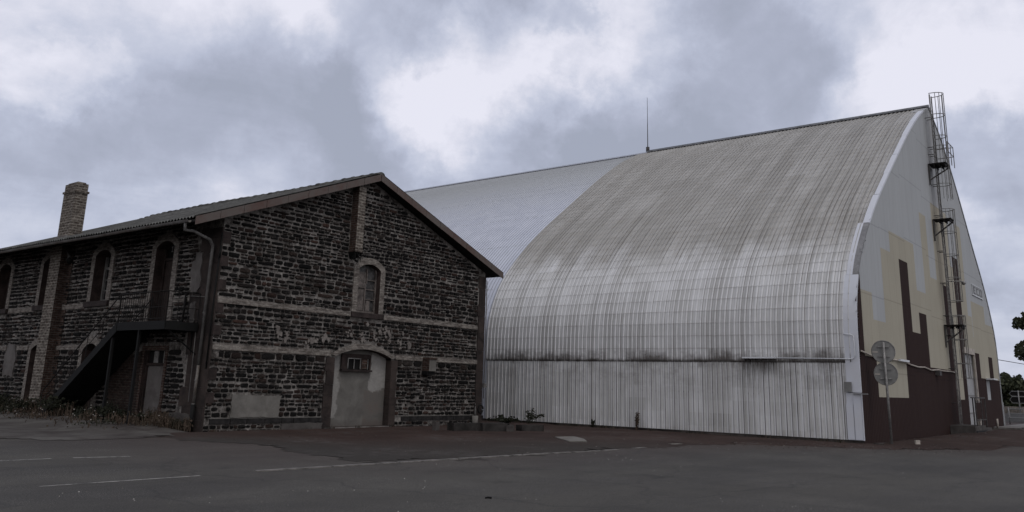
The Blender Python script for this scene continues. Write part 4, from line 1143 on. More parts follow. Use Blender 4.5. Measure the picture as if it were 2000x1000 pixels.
def rest(x0, x1, z, strut=None):
    mb = MB(); mb.box(x0, x1, 8.52, 9.34, z-.06, z)
    for y in (8.56, 8.8, 9.05): mb.box(x0, x1, y, y+.05, z-.18, z-.061)
    p = mb.build('rest_platform', M['rust_iron'], lad)
    b = MB(); b.tube([(x0+.05, 9.33, z-.85), (x1-.1, 8.56, z-.12)], .04, 5); b.tube([(x0+.04, 9.33, z-1.1), (x0+.04, 9.33, z)], .04, 5); b.build('strut', M['dull_galv'], p)
    return p
p = rest(46.0, 47.0, 13.25)
mb = MB()
for h in (.55, 1.05): mb.tube([(46.1, 8.4, 13.25+h), (47.45, 8.4, 13.25+h), (47.45, 9.2, 13.25+h)], .022, 5)
for x, y in ((46.1, 8.4), (46.8, 8.4), (47.45, 8.4), (47.45, 8.8), (47.45, 9.2)): mb.tube([(x, y, 13.2), (x, y, 14.3)], .022, 5)
mb.build('guard_rail', M['galv'], p)
rest(45.9, 46.6, 10.35); rest(46.3, 47.1, 5.15)
mb = MB(); mb.tube([(46.9, 8.42, 7.2), (47.1, 8.42, 7.25)], .09, 8); mb.tube([(46.2, 9.0, 7.25), (46.5, 8.45, 7.25), (47.1, 8.42, 7.25)], .03, 5); mb.build('hook_arm', M['galv'], lad)
# landing with gate at the foot
g = thing('entrance_landing', (47.1, 8.9, 0), 'low brown landing block with grey handrail frame at the foot of the caged ladder', 'landing')
mb = MB(); mb.box(45.75, 48.3, 8.3, 9.37, -.02, .42); mb.box(45.9, 48.2, 8.26, 8.3, .12, .2, 1); mb.build('block', [M['concrete'], M['black_iron']], g)
for p in g.children: pass
mb = MB()
for x in (45.95, 46.5, 47.9, 48.9): mb.box(x-.025, x+.025, 8.32, 8.37, .3, 1.72)
mb.box(45.6, 48.92, 8.32, 8.37, 1.68, 1.74); mb.box(46.5, 48.9, 8.325, 8.365, .66, .70); mb.box(46.5, 47.9, 8.325, 8.365, 1.5, 1.54)
mb.build('handrail', M['dull_galv'], g)
mb = MB(); mb.box(46.6, 47.8, 8.33, 8.36, .72, 1.48); mb.build('gate_panel', M['wred'], g)
mb = MB(); mb.box(48.0, 50.5, 8.4, 9.37, -.02, .26); mb.build('step', M['concrete'], g)

# ------------------------------------------------------------------ SIGN POST
sp = thing('sign_post', (32.93, 8.69, 0), 'two round grey sign backs on one steel post by the hangar corner', 'road sign')
vd = Vector((32.93, 8.69, 0)).normalized(); rt = Vector((vd.y, -vd.x, 0)); rt2 = (rt+vd*.12).normalized(); fw = Vector((0, 0, 1)).cross(rt2)
B = Vector((32.90, 8.70, 0))
mb = MB(); mb.tube([B+Vector((.08, -.02, -.1)), B+Vector((-.02, .0, 3.55))], .045, 8); mb.build('post', M['galv'], sp)
for cz, off in ((3.22, -.01), (2.44, .02)):
    mb = MB(); c = B+rt*off+fw*.09+Vector((0, 0, cz)); n = 36; r0 = .395
    if fw.dot(vd) < 0: c = B+rt*off-fw*.09+Vector((0, 0, cz))
    dirn = fw if fw.dot(vd) > 0 else -fw
    ring = lambda r, d: [c+rt2*r*math.cos(2*PI*i/n)+Vector((0, 0, 1))*r*math.sin(2*PI*i/n)+dirn*d for i in range(n)]
    mb.hexa(ring(r0, 0), ring(r0, .02)); d_ = mb.build('sign_disc', M['signback'], sp)
    rm = MB(); rm.tube(ring(r0, -.005), .016, 5, closed=True); rm.build('rim', M['galv'], d_)
    cl = MB()
    for dz in (-.17, .17): cl.hexa([c+rt2*(-.2)+Vector((0, 0, dz-.018))-dirn*.04, c+rt2*.2+Vector((0, 0, dz-.018))-dirn*.04, c+rt2*.2+Vector((0, 0, dz-.018)), c+rt2*-.2+Vector((0, 0, dz-.018))],
                                   [c+rt2*(-.2)+Vector((0, 0, dz+.018))-dirn*.04, c+rt2*.2+Vector((0, 0, dz+.018))-dirn*.04, c+rt2*.2+Vector((0, 0, dz+.018)), c+rt2*-.2+Vector((0, 0, dz+.018))])
    cl.build('clamp', M['galv'], d_)
    st_ = MB(); st_.hexa([c+rt2*-.37+Vector((0, 0, -.03))-dirn*.012, c+rt2*-.19+Vector((0, 0, -.03))-dirn*.012, c+rt2*-.19+Vector((0, 0, -.03))-dirn*.004, c+rt2*-.37+Vector((0, 0, -.03))-dirn*.004],
                         [c+rt2*-.37+Vector((0, 0, .0))-dirn*.012, c+rt2*-.19-dirn*.012, c+rt2*-.19-dirn*.004, c+rt2*-.37-dirn*.004])
    st_.build('sticker', M['cream_band'], d_)

# ------------------------------------------------------------------ GROUND
mb = MB(); S = 900
xs = [-S, -100, -20, 0, 20, 40, 60, 100, S]
mb.add([(x, y, 0) for y in xs for x in xs], [(j*9+i, j*9+i+1, j*9+i+10, j*9+i+9) for j in range(8) for i in range(8)])
o = mb.build('ground', M['asphalt']); tag(o, 'worn grey asphalt', kind='structure')
YARD = [(13.9, 24.2), (13.6, 21.5), (13.8, 18.5), (12.9, 14.2), (15.0, 13.38), (20, 12.98), (25, 12.85), (27.3, 12.3), (28.6, 10.6), (29.6, 8.7), (31.0, 7.0), (33.5, 5.9), (38, 5.2), (62, 5.0), (90, 4.6), (90, 9.3), (60, 9.3), (33, 9.3), (33, 30), (28.3, 30), (28.3, 24.3), (15.4, 24.3), (15.4, 27)]
def inpoly(x, y, P):
    c = False; n = len(P)
    for i in range(n):
        (a, b), (e, f) = P[i], P[(i+1) % n]
        if (b > y) != (f > y) and x < (e-a)*(y-b)/(f-b)+a: c = not c
    return c
def segdist(x, y, P):
    m = 9e9; n = len(P)
    for i in range(n):
        (a, b), (e, f) = P[i], P[(i+1) % n]; dx, dy = e-a, f-b; t = max(0, min(1, ((x-a)*dx+(y-b)*dy)/(dx*dx+dy*dy)))
        m = min(m, math.hypot(x-a-t*dx, y-b-t*dy))
    return m
def sheet(name, P, m, step, hf, jag, z0=.004, bounds=None):
    x0 = min(p[0] for p in P); x1 = max(p[0] for p in P); y0 = min(p[1] for p in P); y1 = max(p[1] for p in P)
    if bounds: x1 = min(x1, bounds)
    nx = int((x1-x0)/step)+1; nyy = int((y1-y0)/step)+1; idx = {}; mb = MB()
    def vid(i, j):
        if (i, j) not in idx:
            x, y = x0+i*step, y0+j*step; idx[(i, j)] = len(mb.v)
            d = segdist(x, y, P) if inpoly(x, y, P) else 0
            mb.v.append((x, y, z0+hf(x, y)*min(1, d/.5)))
        return idx[(i, j)]
    for i in range(nx):
        for j in range(nyy):
            x, y = x0+(i+.5)*step, y0+(j+.5)*step
            w = jag*mnoise.noise((x*.8, y*.8, 3.3)); w2 = jag*mnoise.noise((x*.8, y*.8, 9.3)); w3 = jag*.5*mnoise.noise((x*4, y*4, 1))
            if inpoly(x+w+w3, y+w2+w3, P): mb.f.append((vid(i, j), vid(i+1, j), vid(i+1, j+1), vid(i, j+1))); mb.mi.append(0); mb.sm.append(True)
    return mb.build(name, m)
def yard_h(x, y):
    h = .018+.02*mnoise.noise((x*.7, y*.7, 0))+.012*mnoise.noise((x*2.5, y*2.5, 4))
    h += .16*math.exp(-((x-47)/8)**2-((y-7.6)/1.0)**2)+.05*math.exp(-((y-(9.0))/.5)**2)*(x > 33)
    h += .05*math.exp(-((y-23.3)/.5)**2)
    return max(.004, h)
yard = sheet('gravel_yard', YARD, M['yard'], .2, yard_h, .7, bounds=66); tag(yard, 'reddish volcanic grit yard', kind='structure')
VERGE = [(7.0, 47), (8.2, 30), (9.3, 24.4), (10.8, 22.6), (13.2, 22.6), (15.2, 22.9), (15.25, 24), (15.25, 47)]
def verge_h(x, y): return max(.004, .03+.26*max(0, min(1, (x-12.2)/2.6))*min(1, max(0, (y-23.5)/3))+.03*mnoise.noise((x, y, 2)))
vg = sheet('verge', VERGE, M['verge'], .22, verge_h, .5, z0=.009); tag(vg, 'pale grit strip beside the house', kind='structure')
mb = MB(); mb.box(55.5, 75, 7.6, 7.8, -.02, .20); mb.box(55.5, 75, 7.8, 9.2, -.02, .16); tag(mb.build('pavement', M['kerb']), 'pale edged pavement by the hangar end', kind='structure')

def stripe(name, pts, w, m, z=.0045):
    mb = MB(); n = len(pts); vs = []
    for i, (x, y) in enumerate(pts):
        a = pts[max(0, i-1)]; b = pts[min(n-1, i+1)]; dx, dy = b[0]-a[0], b[1]-a[1]; l = math.hypot(dx, dy)
        ww = w*R.uniform(.75, 1.1)/2
        vs += [(x-dy/l*ww, y+dx/l*ww, z), (x+dy/l*ww, y-dx/l*ww, z)]
    mb.add(vs, [(2*i, 2*i+1, 2*i+3, 2*i+2) for i in range(n-1)]); return tag(mb.build(name, m), kind='structure')
def seg(a, b, n): return [(a[0]+(b[0]-a[0])*i/n, a[1]+(b[1]-a[1])*i/n) for i in range(n+1)]
stripe('road_line', seg((6.26, 13.74), (8.9, 13.68), 26), .10, M['line'])
stripe('road_line', seg((4.2, 18.0), (8.35, 18.02), 30), .14, M['line']); stripe('road_line', seg((8.75, 17.95), (9.8, 17.68), 10), .16, M['line'])
for i, (a, b) in enumerate([((10.05, 13.72), (11.7, 13.60)), ((11.75, 13.6), (13.4, 13.5)), ((13.46, 13.5), (15.2, 13.40)), ((15.3, 13.40), (17.0, 13.28)), ((17.1, 13.28), (18.5, 13.16)), ((18.6, 13.14), (19.3, 13.06)), ((19.45, 13.06), (20.6, 12.96)), ((20.75, 12.95), (21.5, 12.95)), ((22.3, 12.93), (23.0, 12.92))]):
    k = MB(); dx, dy = b[0]-a[0], b[1]-a[1]; l = math.hypot(dx, dy); w = .06
    q = lambda p, s: (p[0]-dy/l*w*s, p[1]+dx/l*w*s)
    A = [q(a, 1), q(a, -1), q(b, -1), q(b, 1)]
    h_ = .022 if i < 6 else .014
    k.hexa([(x, y, -.03) for x, y in A], [(x, y, h_) for x, y in A]); tag(k.build('kerb', M['kerb']), kind='structure')

# ------------------------------------------------------------------ LOOSE BLOCKS AND PLATES
def block(name, cx, cy, l, w, z0, h, rz, m, label, cat, group=None, tilt=0):
    mb = MB(); a = math.cos(rz); b = math.sin(rz)
    lo = []; hi = []
    for i, (sx, sy) in enumerate(((-1, -1), (1, -1), (1, 1), (-1, 1))):
        for (ex, ey) in ((.96, 1), (1, .9)) if i % 2 == 0 else ((1, .9), (.96, 1)):
            x, y = sx*l/2*ex, sy*w/2*ey; X, Y = cx+x*a-y*b, cy+x*b+y*a
            lo.append((X+R.uniform(-.01, .01), Y, z0)); hi.append((X+R.uniform(-.02, .02), Y+R.uniform(-.02, .02), z0+h+tilt*x+R.uniform(-.01, .01)))
    mb.hexa(lo, hi); return tag(mb.build(name, m), label, cat, group)
block('concrete_block', 24.35, 21.15, 1.15, .5, -.02, .30, -.32, M['dark_concrete'], 'dark concrete block by the house, left of the long pair', 'concrete block', 'concrete blocks by the house corner')
block('concrete_block', 25.35, 20.60, 1.15, .5, -.02, .32, -.36, M['dark_concrete'], 'dark concrete block with rubble against its right end', 'concrete block', 'concrete blocks by the house corner')
block('concrete_block', 26.5, 21.2, 1.0, .5, -.02, .22, -.5, M['dark_concrete'], 'half buried flat concrete block between the long pair and the far right one', 'concrete block', 'concrete blocks by the house corner')
block('concrete_block', 26.75, 19.95, .98, .45, -.02, .26, -.38, M['dark_concrete'], 'rightmost concrete block lying alone on the red grit', 'concrete block', 'concrete blocks by the house corner')
block('stone_slab', 27.6, 22.4, 1.6, .5, .0, .10, -.75, M['concrete'], 'thin pale slab lying flat beside the house corner', 'slab')
block('upright_stone', 23.5, 21.75, .22, .16, -.02, .34, .2, M['concrete'], 'small upright stone left of the concrete blocks', 'stone')
block('rubble_lump', 25.75, 20.1, .28, .25, -.02, .24, .5, M['concrete'], 'rounded lump of rubble before the gap between the blocks', 'rubble')
mb = MB(); q = [(22.75, 15.45), (23.15, 15.05), (24.2, 15.85), (25.05, 16.8), (24.2, 17.0), (23.4, 16.2)]
mb.hexa([(x, y, -.01) for x, y in q], [(x, y, .05) for x, y in q]); tag(mb.build('cover_plate', M['cement']), 'grey concrete cover plate set in the red grit', 'cover plate')
block('flat_stone', 25.2, 13.1, .45, .2, .0, .03, -.3, M['cement'], 'pale flat stone at the end of the kerb', 'stone')
block('stone_chip', 33.9, 8.05, .2, .16, .0, .16, .3, M['cream_band'], 'pale stone lump at the foot of the sign post', 'stone')
block('wood_offcut', 32.2, 8.9, .05, .35, .02, .04, .5, M['concrete'], 'short grey offcut lying under the hangar corner', 'offcut')
mb = MB(); mb.tube([(10.42, 8.58, .012), (10.46, 8.55, .02), (10.50, 8.52, .012)], .012, 6, r1=.016); tag(mb.build('dark_scrap', M['black_iron']), 'small black scrap lying on the asphalt', 'litter')
# pale pipe stub and coil at the house corner
mb = MB(); mb.tube([(27.72, 23.5, .42), (27.72, 23.5, .62), (27.72, 23.5, .82)], .06, 8, r1=.015); mb.tube([(27.72, 23.5, .82), (27.7, 23.5, .90)], .025, 6)
tag(mb.build('pale_cone', M['pipe']), 'small pale cone standing on the stub at the right corner of the stone house', 'cone')
mb = MB(); mb.tube([(27.72, 23.5, -.02), (27.72, 23.5, .42)], .13, 8); tag(mb.build('concrete_stub', M['cement']), 'grey concrete stub under the pale cone at the house corner', 'stub')
mb = MB(); mb.tube([(28.05+.16*math.cos(t*.5), 23.5, .68+.16*math.sin(t*.5)) for t in range(13)], .035, 6, closed=False); tag(mb.build('hose_coil', M['black_iron']), 'dark coil hanging at the right corner of the stone house', 'hose')

pb = MB()
for i in range(900):
    if i % 2: x = R.uniform(14, 34); y = R.uniform(13.2, 23.4)
    else: t = R.random(); x, y = 27+5*t+R.gauss(0, .8), 12.6-6*t+R.gauss(0, .8)
    if i % 5 == 0: x = R.uniform(33, 46); y = R.gauss(7.6, .9)
    if y > 23.4 or (x > 32 and y > 9.2): continue
    r = R.uniform(.006, .02)*(1.8 if R.random() < .06 else 1); q = R.uniform(0, PI)
    ring = [(x+r*R.uniform(.8, 1.3)*math.cos(q+2*PI*k/5), y+r*R.uniform(.8, 1.3)*math.sin(q+2*PI*k/5)) for k in range(5)]
    z = (yard_h(x, y) if inpoly(x, y, YARD) else 0)
    pb.add([(a, b, z) for a, b in ring]+[((a+x)/2, (b+y)/2, z+r*1.1) for a, b in ring], [tuple(range(5, 10))]+[(k, (k+1) % 5, 5+(k+1) % 5, 5+k) for k in range(5)], R.choice((0, 0, 1)))
for i in range(1100):
    y = R.uniform(4.5, 13); x = R.uniform(3, 32); r = R.uniform(.003, .009)*(1+.05*y)
    if mnoise.noise((x*.35, y*.35, 44)) < -.05 or inpoly(x, y, YARD): continue
    ring = [(x+r*R.uniform(.8, 1.3)*math.cos(2*PI*k/4+i), y+r*R.uniform(.8, 1.3)*math.sin(2*PI*k/4+i)) for k in range(4)]
    pb.add([(a, b, 0) for a, b in ring]+[(x, y, r)], [(k, (k+1) % 4, 4) for k in range(4)], 2 if i % 4 == 0 else 1)
tag(pb.build('pebbles', [mat_plain('red_pebble', (.06, .045, .04), .9, var=.4, bump=0), mat_plain('pale_pebble', (.12, .11, .1), .9, var=.4, bump=0), mat_plain('white_chip', (.36, .35, .33), .9, var=.3, bump=0)]), 'loose pebbles scattered over the red grit yard and the tar', 'pebbles', kind='stuff')

# ------------------------------------------------------------------ PLANTS
def blade(mb, x, y, z, h, lean, az, w, mi):
    dx, dy = math.cos(az), math.sin(az); px, py = -dy*w, dx*w
    m = (x+dx*lean*.4, y+dy*lean*.4, z+h*.6); t = (x+dx*lean, y+dy*lean, z+h)
    mb.add([(x-px, y-py, z), (x+px, y+py, z), (m[0]+px*.8, m[1]+py*.8, m[2]), (m[0]-px*.8, m[1]-py*.8, m[2]), t], [(0, 1, 2, 3), (3, 2, 4)], mi); return t
def petal(mb, c, s, mi):
    a, b = Vector((R.uniform(-1, 1), R.uniform(-1, 1), R.uniform(-.4, .4))).normalized(), Vector((0, 0, 1)); n = a.cross(b).normalized()*s; u = (n.cross(a)).normalized()*s*1.3; c = Vector(c)
    mb.add([c-n, c+u*.6, c+n, c-u*.6], [(0, 1, 2, 3)], mi)
def leafball(mb, c, r, n, s, mi=0, flat=1.0):
    for _ in range(n):
        v = Vector((R.gauss(0, 1), R.gauss(0, 1), R.gauss(0, 1))).normalized()*r*R.random()**.45; v.z *= flat
        petal(mb, (c[0]+v.x, c[1]+v.y, c[2]+v.z), s*R.uniform(.6, 1.4), mi)
# weeds along the house
wd = MB()
for i in range(5200):
    y = R.uniform(23.9, 46)
    x = 15.15-abs(R.gauss(0, .75))-(.15 if y > 26 else 0)
    if y < 25.2: x = 15.1-abs(R.gauss(0, .35))
    if mnoise.noise((x*.9, y*.6, 6)) < -.22: continue
    z = verge_h(x, y)*.9 if x > 12.3 else .02
    h = R.uniform(.07, .33)*(1.3 if x > 14 else .7)*(.6+.9*max(0, .5+mnoise.noise((x*1.3, y*.9, 21)))); dk = mnoise.noise((x*.7, y*.5, 11)) > .12
    t = blade(wd, x, y, z, h, R.uniform(.02, .2), R.uniform(0, 2*PI), R.uniform(.008, .022), 1 if dk else 0)
    for k in range(2): petal(wd, (x+R.uniform(-.06, .06), y+R.uniform(-.06, .06), z+h*R.uniform(.3, .9)), R.uniform(.015, .04), 1 if dk else 0)
    if R.random() < .11 and x < 14.7 and y > 24.8 and y < 34: petal(wd, t, R.uniform(.016, .03), 2)
for i in range(900):   # sparse tufts along the foot of the hangar and the gable
    if i % 3: y = R.uniform(9.6, 26.5); x = 32.12-abs(R.gauss(0, .09))
    else: x = R.uniform(15.5, 28); y = 23.6-abs(R.gauss(0, .06))
    if mnoise.noise((x*1.7, y*1.7, 31)) < .08: continue
    h = R.uniform(.04, .16); blade(wd, x, y, .02, h, R.uniform(.01, .08), R.uniform(0, 2*PI), R.uniform(.006, .014), R.choice((0, 1)))
tag(wd.build('weeds', [M['weed'], M['weed_dark'], M['flower']]), 'dry weeds with tiny white flowers along the foot of the stone house', 'weeds', kind='stuff')
def shrub(name, x, y, z, r, h, n, label, m='weed_dark', group=None, s=.05):
    t = thing(name, (x, y, z), label, 'plant', group); st_ = MB(); lv = MB()
    for i in range(max(4, n//28)):
        a = R.uniform(0, 2*PI); rr = r*math.sqrt(R.random()); tip = (x+rr*math.cos(a), y+rr*math.sin(a), z+h*R.uniform(.5, 1))
        mid = (x+rr*.4*math.cos(a), y+rr*.4*math.sin(a), z+h*.4)
        st_.tube([(x+R.uniform(-.1, .1)*r, y+R.uniform(-.1, .1)*r, z-.03), mid, tip], .008, 4, r1=.004)
        for k in range(26):
            q = R.random(); p = Vector(mid).lerp(Vector(tip), q) if R.random() < .7 else Vector((x, y, z)).lerp(Vector(mid), q)
            petal(lv, (p.x+R.gauss(0, .08)*r, p.y+R.gauss(0, .08)*r, p.z+R.gauss(0, .05)*h), s*R.uniform(.5, 1.2), 0)
    st_.build('stem', M['bark'], t); lv.build('foliage', M[m], t); return t
shrub('weed_clump', 30.9, 24.5, 0, .8, .35, 700, 'low dark clump of weeds against the ribbed hangar wall by the house', s=.06)
shrub('bramble', 31.3, 23.4, 0, .7, .75, 260, 'leggy bramble with arching stems against the ribbed hangar wall', s=.05)
shrub('tall_weed', 31.95, 18.35, 0, .16, .78, 260, 'single upright weed growing by the hangar wall', 'weed', s=.045)
shrub('weed_sprig', 31.95, 20.5, 0, .14, .38, 120, 'small weed sprig at the hangar foot between bramble and tall weed', s=.04)
shrub('weed_bush', 14.35, 27.2, .2, .5, .45, 600, 'dark green weed bush at the foot of the thin stair post', s=.05)
shrub('weed_bush', 14.3, 30.8, .2, .85, .7, 1000, 'wide dark weed bush around the lowest steps of the iron stair', s=.05)
shrub('weed_bush', 14.4, 33.3, .15, .8, .6, 900, 'dark weed bush before the brick pilaster', s=.05)
shrub('weed_bush', 14.3, 36.2, .15, .9, .7, 1000, 'dark weed bush beyond the brick pilaster at the left edge', s=.05)
shrub('weed_bush', 14.65, 26.0, .2, .4, .35, 400, 'low weed bush before the grey lower door', s=.045)

def tree(name, x, y, trunk_h, cz, rx, rz_, nclump, label, leaf=.16, cat='tree', per=150):
    t = thing(name, (x, y, 0), label, cat); tk = MB()
    tk.tube([(x, y, -.1), (x+.1, y, trunk_h*.5), (x-.05, y+.1, trunk_h), (x, y, cz)], .22, 8, r1=.07)
    cr = MB(); cs = []
    for i in range(nclump):
        v = Vector((R.gauss(0, 1), R.gauss(0, 1), R.gauss(0, 1))).normalized()*(R.random()**.4); c = (x+v.x*rx, y+v.y*rx, cz+v.z*rz_); cs.append(c)
        leafball(cr, c, rx*R.uniform(.18, .34), per, leaf)
    for c in cs[:14]: tk.tube([(x, y, trunk_h+R.uniform(-.2, .8)), ((x+c[0])/2, (y+c[1])/2, (trunk_h+c[2])/2+.3), c], .06, 5, r1=.015)
    tk.build('trunk', M['bark'], t); cr.build('crown', M['leaf'], t); return t
tree('roadside_tree', 75, 7.75, 3.0, 6.3, 2.3, 3.2, 46, 'leafy roadside tree at the right edge behind the hangar', .16)
tree('shrub_tree', 97, 15.6, .8, 2.3, 2.2, 1.9, 26, 'dark rounded shrub close beside the hangar edge', .2, 'shrub', 110)
tree('shrub_tree', 98, 13.6, .8, 1.9, 2.2, 1.7, 26, 'dark low shrub behind the direction signs', .2, 'shrub', 110)
tree('shrub_tree', 99, 11.6, .8, 1.9, 2.2, 1.6, 26, 'dark low shrub at the far right frame edge behind the railing', .2, 'shrub', 110)

# ------------------------------------------------------------------ FAR RIGHT STREET
def PR(name, cx, cy, label, cat): return thing(name, (cx, cy, 0), label, cat)
ds = PR('direction_sign', 80, 11.3, 'two stacked arrow direction signs seen from behind on one post', 'road sign')
mb = MB(); mb.tube([(80, 11.2, 0), (80, 11.2, 2.4)], .05, 6); mb.build('post', M['galv'], ds)
for z0, z1 in ((1.95, 2.33), (1.42, 1.92)):
    mb = MB(); zm = (z0+z1)/2
    A = [(11.85, zm), (11.68, z0), (10.8, z0), (10.8, z1), (11.68, z1)]
    mb.hexa([(80.06, y, z) for y, z in A], [(80.09, y, z) for y, z in A]); pl = mb.build('sign_plate', M['rust_iron'], ds)
    rm = MB(); rm.tube([(80.04, y, z) for y, z in A], .035, 5, closed=True); rm.build('rim', M['signback'], pl)
rl = PR('street_railing', 70, 9.0, 'galvanised street railing beyond the hangar end', 'railing')
mb = MB()
for z in (.45, .75, 1.05): mb.tube([(70, 6.4, z), (70, 10.6, z)], .035, 5)
mb.build('rail', M['signback'], rl)
for y in (6.5, 7.9, 9.3, 10.5):
    mb = MB(); mb.tube([(70, y, -.05), (70, y, 1.15)], .045, 6); mb.build('post', M['galv'], rl)
mb = MB(); mb.box(88, 88.3, 7, 15, -.05, 1.1); tag(mb.build('street_wall', mat_plain('buff_wall', (.25, .22, .19), .9, var=.4, scale=1.0)), 'low buff wall across the street behind the railing', 'wall')
mb = MB(); mb.box(78, 78.2, 8.6, 12.2, -.05, .62); tag(mb.build('low_barrier', M['signback']), 'pale low barrier between the street railing and the buff wall', 'barrier')
mb = MB(); mb.tube([(59.9, HY+.1, 4.05), (70, 9.2, 4.1), (90, 9.5, 5.2)], .02, 4); tag(mb.build('overhead_cable', M['black_iron']), 'thin overhead cable leaving the hangar edge to the right', 'cable')
mb = MB(); mb.tube([(55.25, 8.9, .1), (55.25, 8.9, .62)], .05, 6); tag(mb.build('bollard', M['cream_band']), 'short pale post before the maroon wall', 'bollard')
mb = MB(); mb.box(60.42, 60.75, HY-.03, HY+.4, .0, 1.5); tag(mb.build('pier', M['signback']), 'grey pier against the right foot of the hangar', 'pier')

# ------------------------------------------------------------------ SKY
w = bpy.data.worlds.new('World'); sc.world = w; w.use_nodes = True
k = NT.__new__(NT); k.t = w.node_tree; k.n = k.t.nodes; k.l = k.t.links; k.n.clear()
out = k.new('ShaderNodeOutputWorld'); bg = k.new('ShaderNodeBackground'); bg.inputs['Strength'].default_value = .1
k.l.new(bg.outputs[0], out.inputs[0])
sky = k.new('ShaderNodeTexSky', sky_type='NISHITA'); sky.sun_disc = False
SUN_EL, SUN_AZ = math.radians(58), math.radians(200)
sky.sun_elevation = SUN_EL; sky.sun_rotation = SUN_AZ
d = k.new('ShaderNodeTexCoord').outputs['Generated']
x, y, z = k.sep(d)
zc = k.math('ADD', k.math('MAXIMUM', z, 0.0), .16)
pl = k.comb(k.math('DIVIDE', x, zc), k.math('DIVIDE', y, zc), 0.0)
wn = k.new('ShaderNodeTexNoise'); wn.inputs['Scale'].default_value = 3.4; wn.inputs['Detail'].default_value = 9; wn.inputs['Roughness'].default_value = .62; k.l.new(d, wn.inputs['Vector'])
sb = k.new('ShaderNodeVectorMath', operation='SUBTRACT'); k.l.new(wn.outputs['Color'], sb.inputs[0]); sb.inputs[1].default_value = (.5, .5, .5)
scl = k.new('ShaderNodeVectorMath', operation='SCALE'); k.l.new(sb.outputs[0], scl.inputs[0]); scl.inputs['Scale'].default_value = .34
ad = k.new('ShaderNodeVectorMath', operation='ADD'); k.l.new(d, ad.inputs[0]); k.l.new(scl.outputs[0], ad.inputs[1])
nm = k.new('ShaderNodeVectorMath', operation='NORMALIZE'); k.l.new(ad.outputs[0], nm.inputs[0]); dw = nm.outputs[0]
CLOUDS = [((0.5104, 0.7713, 0.3801), 0.208, 0.35), ((0.3173, 0.886, 0.3381), 0.18, 0.3), ((0.3705, 0.873, 0.3172), 0.062, 0.35), ((0.338, 0.8947, 0.2919), 0.083, 0.15), ((0.5185, 0.8294, 0.2081), 0.118, 0.35), ((0.5842, 0.787, 0.1983), 0.104, 0.25), ((0.713, 0.6205, 0.3264), 0.145, 0.4), ((0.747, 0.5503, 0.3729), 0.118, 0.4), ((0.7855, 0.4769, 0.3944), 0.104, 0.35), ((0.6932, 0.6571, 0.2961), 0.09, 0.25), ((0.8079, 0.4295, 0.4034), 0.083, 0.2), ((0.9197, 0.1582, 0.3593), 0.159, 0.35), ((0.9775, 0.1347, 0.1621), 0.09, 0.3), ((0.9474, 0.1076, 0.3016), 0.138, 0.2), ((0.3579, 0.9106, 0.207), 0.111, 0.1), ((0.9248, 0.2128, 0.3155), 0.083, 0.1), ((0.5637, 0.7316, 0.3834), 0.062, 0.2), ((0.9299, 0.2431, 0.2762), 0.083, 0.05), ((0.4496, 0.8512, 0.2707), 0.18, -0.4), ((0.552, 0.7911, 0.2636), 0.159, -0.4), ((0.6374, 0.7308, 0.2444), 0.125, -0.35), ((0.3642, 0.8956, 0.2554), 0.111, -0.25), ((0.6261, 0.6805, 0.3807), 0.104, -0.2), ((0.7053, 0.5649, 0.4283), 0.104, -0.4), ((0.6786, 0.6181, 0.3969), 0.055, -0.15), ((0.8243, 0.4798, 0.3004), 0.159, -0.35), ((0.8567, 0.3723, 0.3571), 0.152, -0.25), ((0.7726, 0.5739, 0.2714), 0.111, -0.3), ((0.9664, 0.1418, 0.2142), 0.076, -0.45), ((0.8654, 0.3149, 0.3897), 0.097, -0.15), ((0.9838, 0.1405, 0.1111), 0.069, -0.25), ((0.5914, 0.7325, 0.3371), 0.076, -0.15), ((0.8818, 0.253, 0.3981), 0.069, -0.15), ((0.7593, 0.5089, 0.4055), 0.035, -0.3), ((0.6917, 0.684, 0.2315), 0.083, -0.15)]   # (direction, angular size, weight): where the breaks and the heavy banks hang
acc = None
for (cx, cy, cz), ang, wt in CLOUDS:
    dt = k.new('ShaderNodeVectorMath', operation='DOT_PRODUCT'); k.l.new(dw, dt.inputs[0]); dt.inputs[1].default_value = (cx, cy, cz)
    t = k.mapr(dt.outputs['Value'], math.cos(ang), 1.0, 0, wt, True)
    acc = t if acc is None else k.math('ADD', acc, t)
n1 = k.noise(2.1, pl, 10, .6, .5); n2 = k.noise(6.5, d, 8, .64, .35)
f = k.math('ADD', acc, k.math('MULTIPLY', k.math('SUBTRACT', n1, .5), .9))
f = k.math('ADD', f, k.math('MULTIPLY', k.math('SUBTRACT', n2, .5), .62))
n3 = k.noise(15, d, 7, .62, .6)
f = k.math('ADD', f, k.math('MULTIPLY', k.math('SUBTRACT', n3, .5), .34))
f = k.math('ADD', f, .50)
back = k.mapr(k.math('ADD', k.math('MULTIPLY', x, .68), k.math('MULTIPLY', y, .73)), .42, -.3, 0, 1)
f = k.math('ADD', f, k.math('MULTIPLY', back, .3))
rp = k.new('ShaderNodeValToRGB'); e = rp.color_ramp.elements
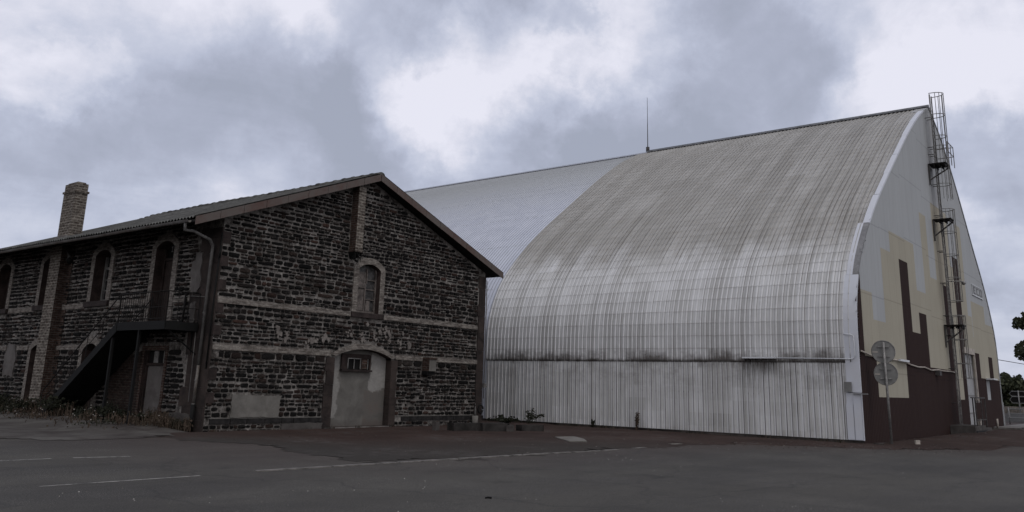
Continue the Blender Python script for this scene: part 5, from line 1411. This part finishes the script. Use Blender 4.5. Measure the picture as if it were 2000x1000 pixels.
e[0].position = .0; e[0].color = (.37, .40, .495, 1); e[1].position = 1; e[1].color = (.83, .83, .93, 1)
for q, c in ((.22, (.42, .45, .56)), (.45, (.50, .535, .66)), (.66, (.60, .63, .75)), (.84, (.73, .74, .845))):
    q_ = e.new(q); q_.color = (*c, 1)
k.l.new(f, rp.inputs[0])
cl10 = k.new('ShaderNodeVectorMath', operation='SCALE'); k.l.new(k.mix(k.math('MULTIPLY', back, .85), rp.outputs[0], k.mix(1.0, rp.outputs[0], (1.20, 1.15, 1.04), 'MULTIPLY')), cl10.inputs[0]); cl10.inputs['Scale'].default_value = 10.0
k.l.new(k.mix(.95, sky.outputs[0], cl10.outputs[0]), bg.inputs['Color'])

sd = bpy.data.lights.new('sun', 'SUN'); sd.energy = .6; sd.angle = math.radians(14); sd.color = (1, .96, .9)
so = bpy.data.objects.new('sun', sd); col.objects.link(so); so.location = (0, 0, 30)
sv = Vector((math.sin(SUN_AZ)*math.cos(SUN_EL), math.cos(SUN_AZ)*math.cos(SUN_EL), math.sin(SUN_EL)))
so.rotation_euler = sv.to_track_quat('Z', 'Y').to_euler()

# ------------------------------------------------------------------ CAMERA
cam = bpy.data.cameras.new('camera'); co = bpy.data.objects.new('camera', cam); col.objects.link(co)
pit, rol, yaw = .23824992, .02836, .668995
F = Vector((math.cos(yaw)*math.cos(pit), math.sin(yaw)*math.cos(pit), math.sin(pit)))
Rt = Vector((math.sin(yaw), -math.cos(yaw), 0)); Up = Rt.cross(F)
R2 = Rt*math.cos(rol)+Up*math.sin(rol); U2 = -Rt*math.sin(rol)+Up*math.cos(rol)
mw = Matrix(((R2.x, U2.x, -F.x, 0), (R2.y, U2.y, -F.y, 0), (R2.z, U2.z, -F.z, 1.65), (0, 0, 0, 1)))
co.matrix_world = mw
cam.sensor_width = 36; cam.lens = 36*1662.65/2000; cam.shift_y = -(500-349.717)/2000; cam.clip_end = 3000; cam.clip_start = .1
sc.camera = co
sc.view_settings.view_transform = 'Standard'; sc.view_settings.look = 'None'; sc.view_settings.exposure = 0; sc.view_settings.gamma = 1
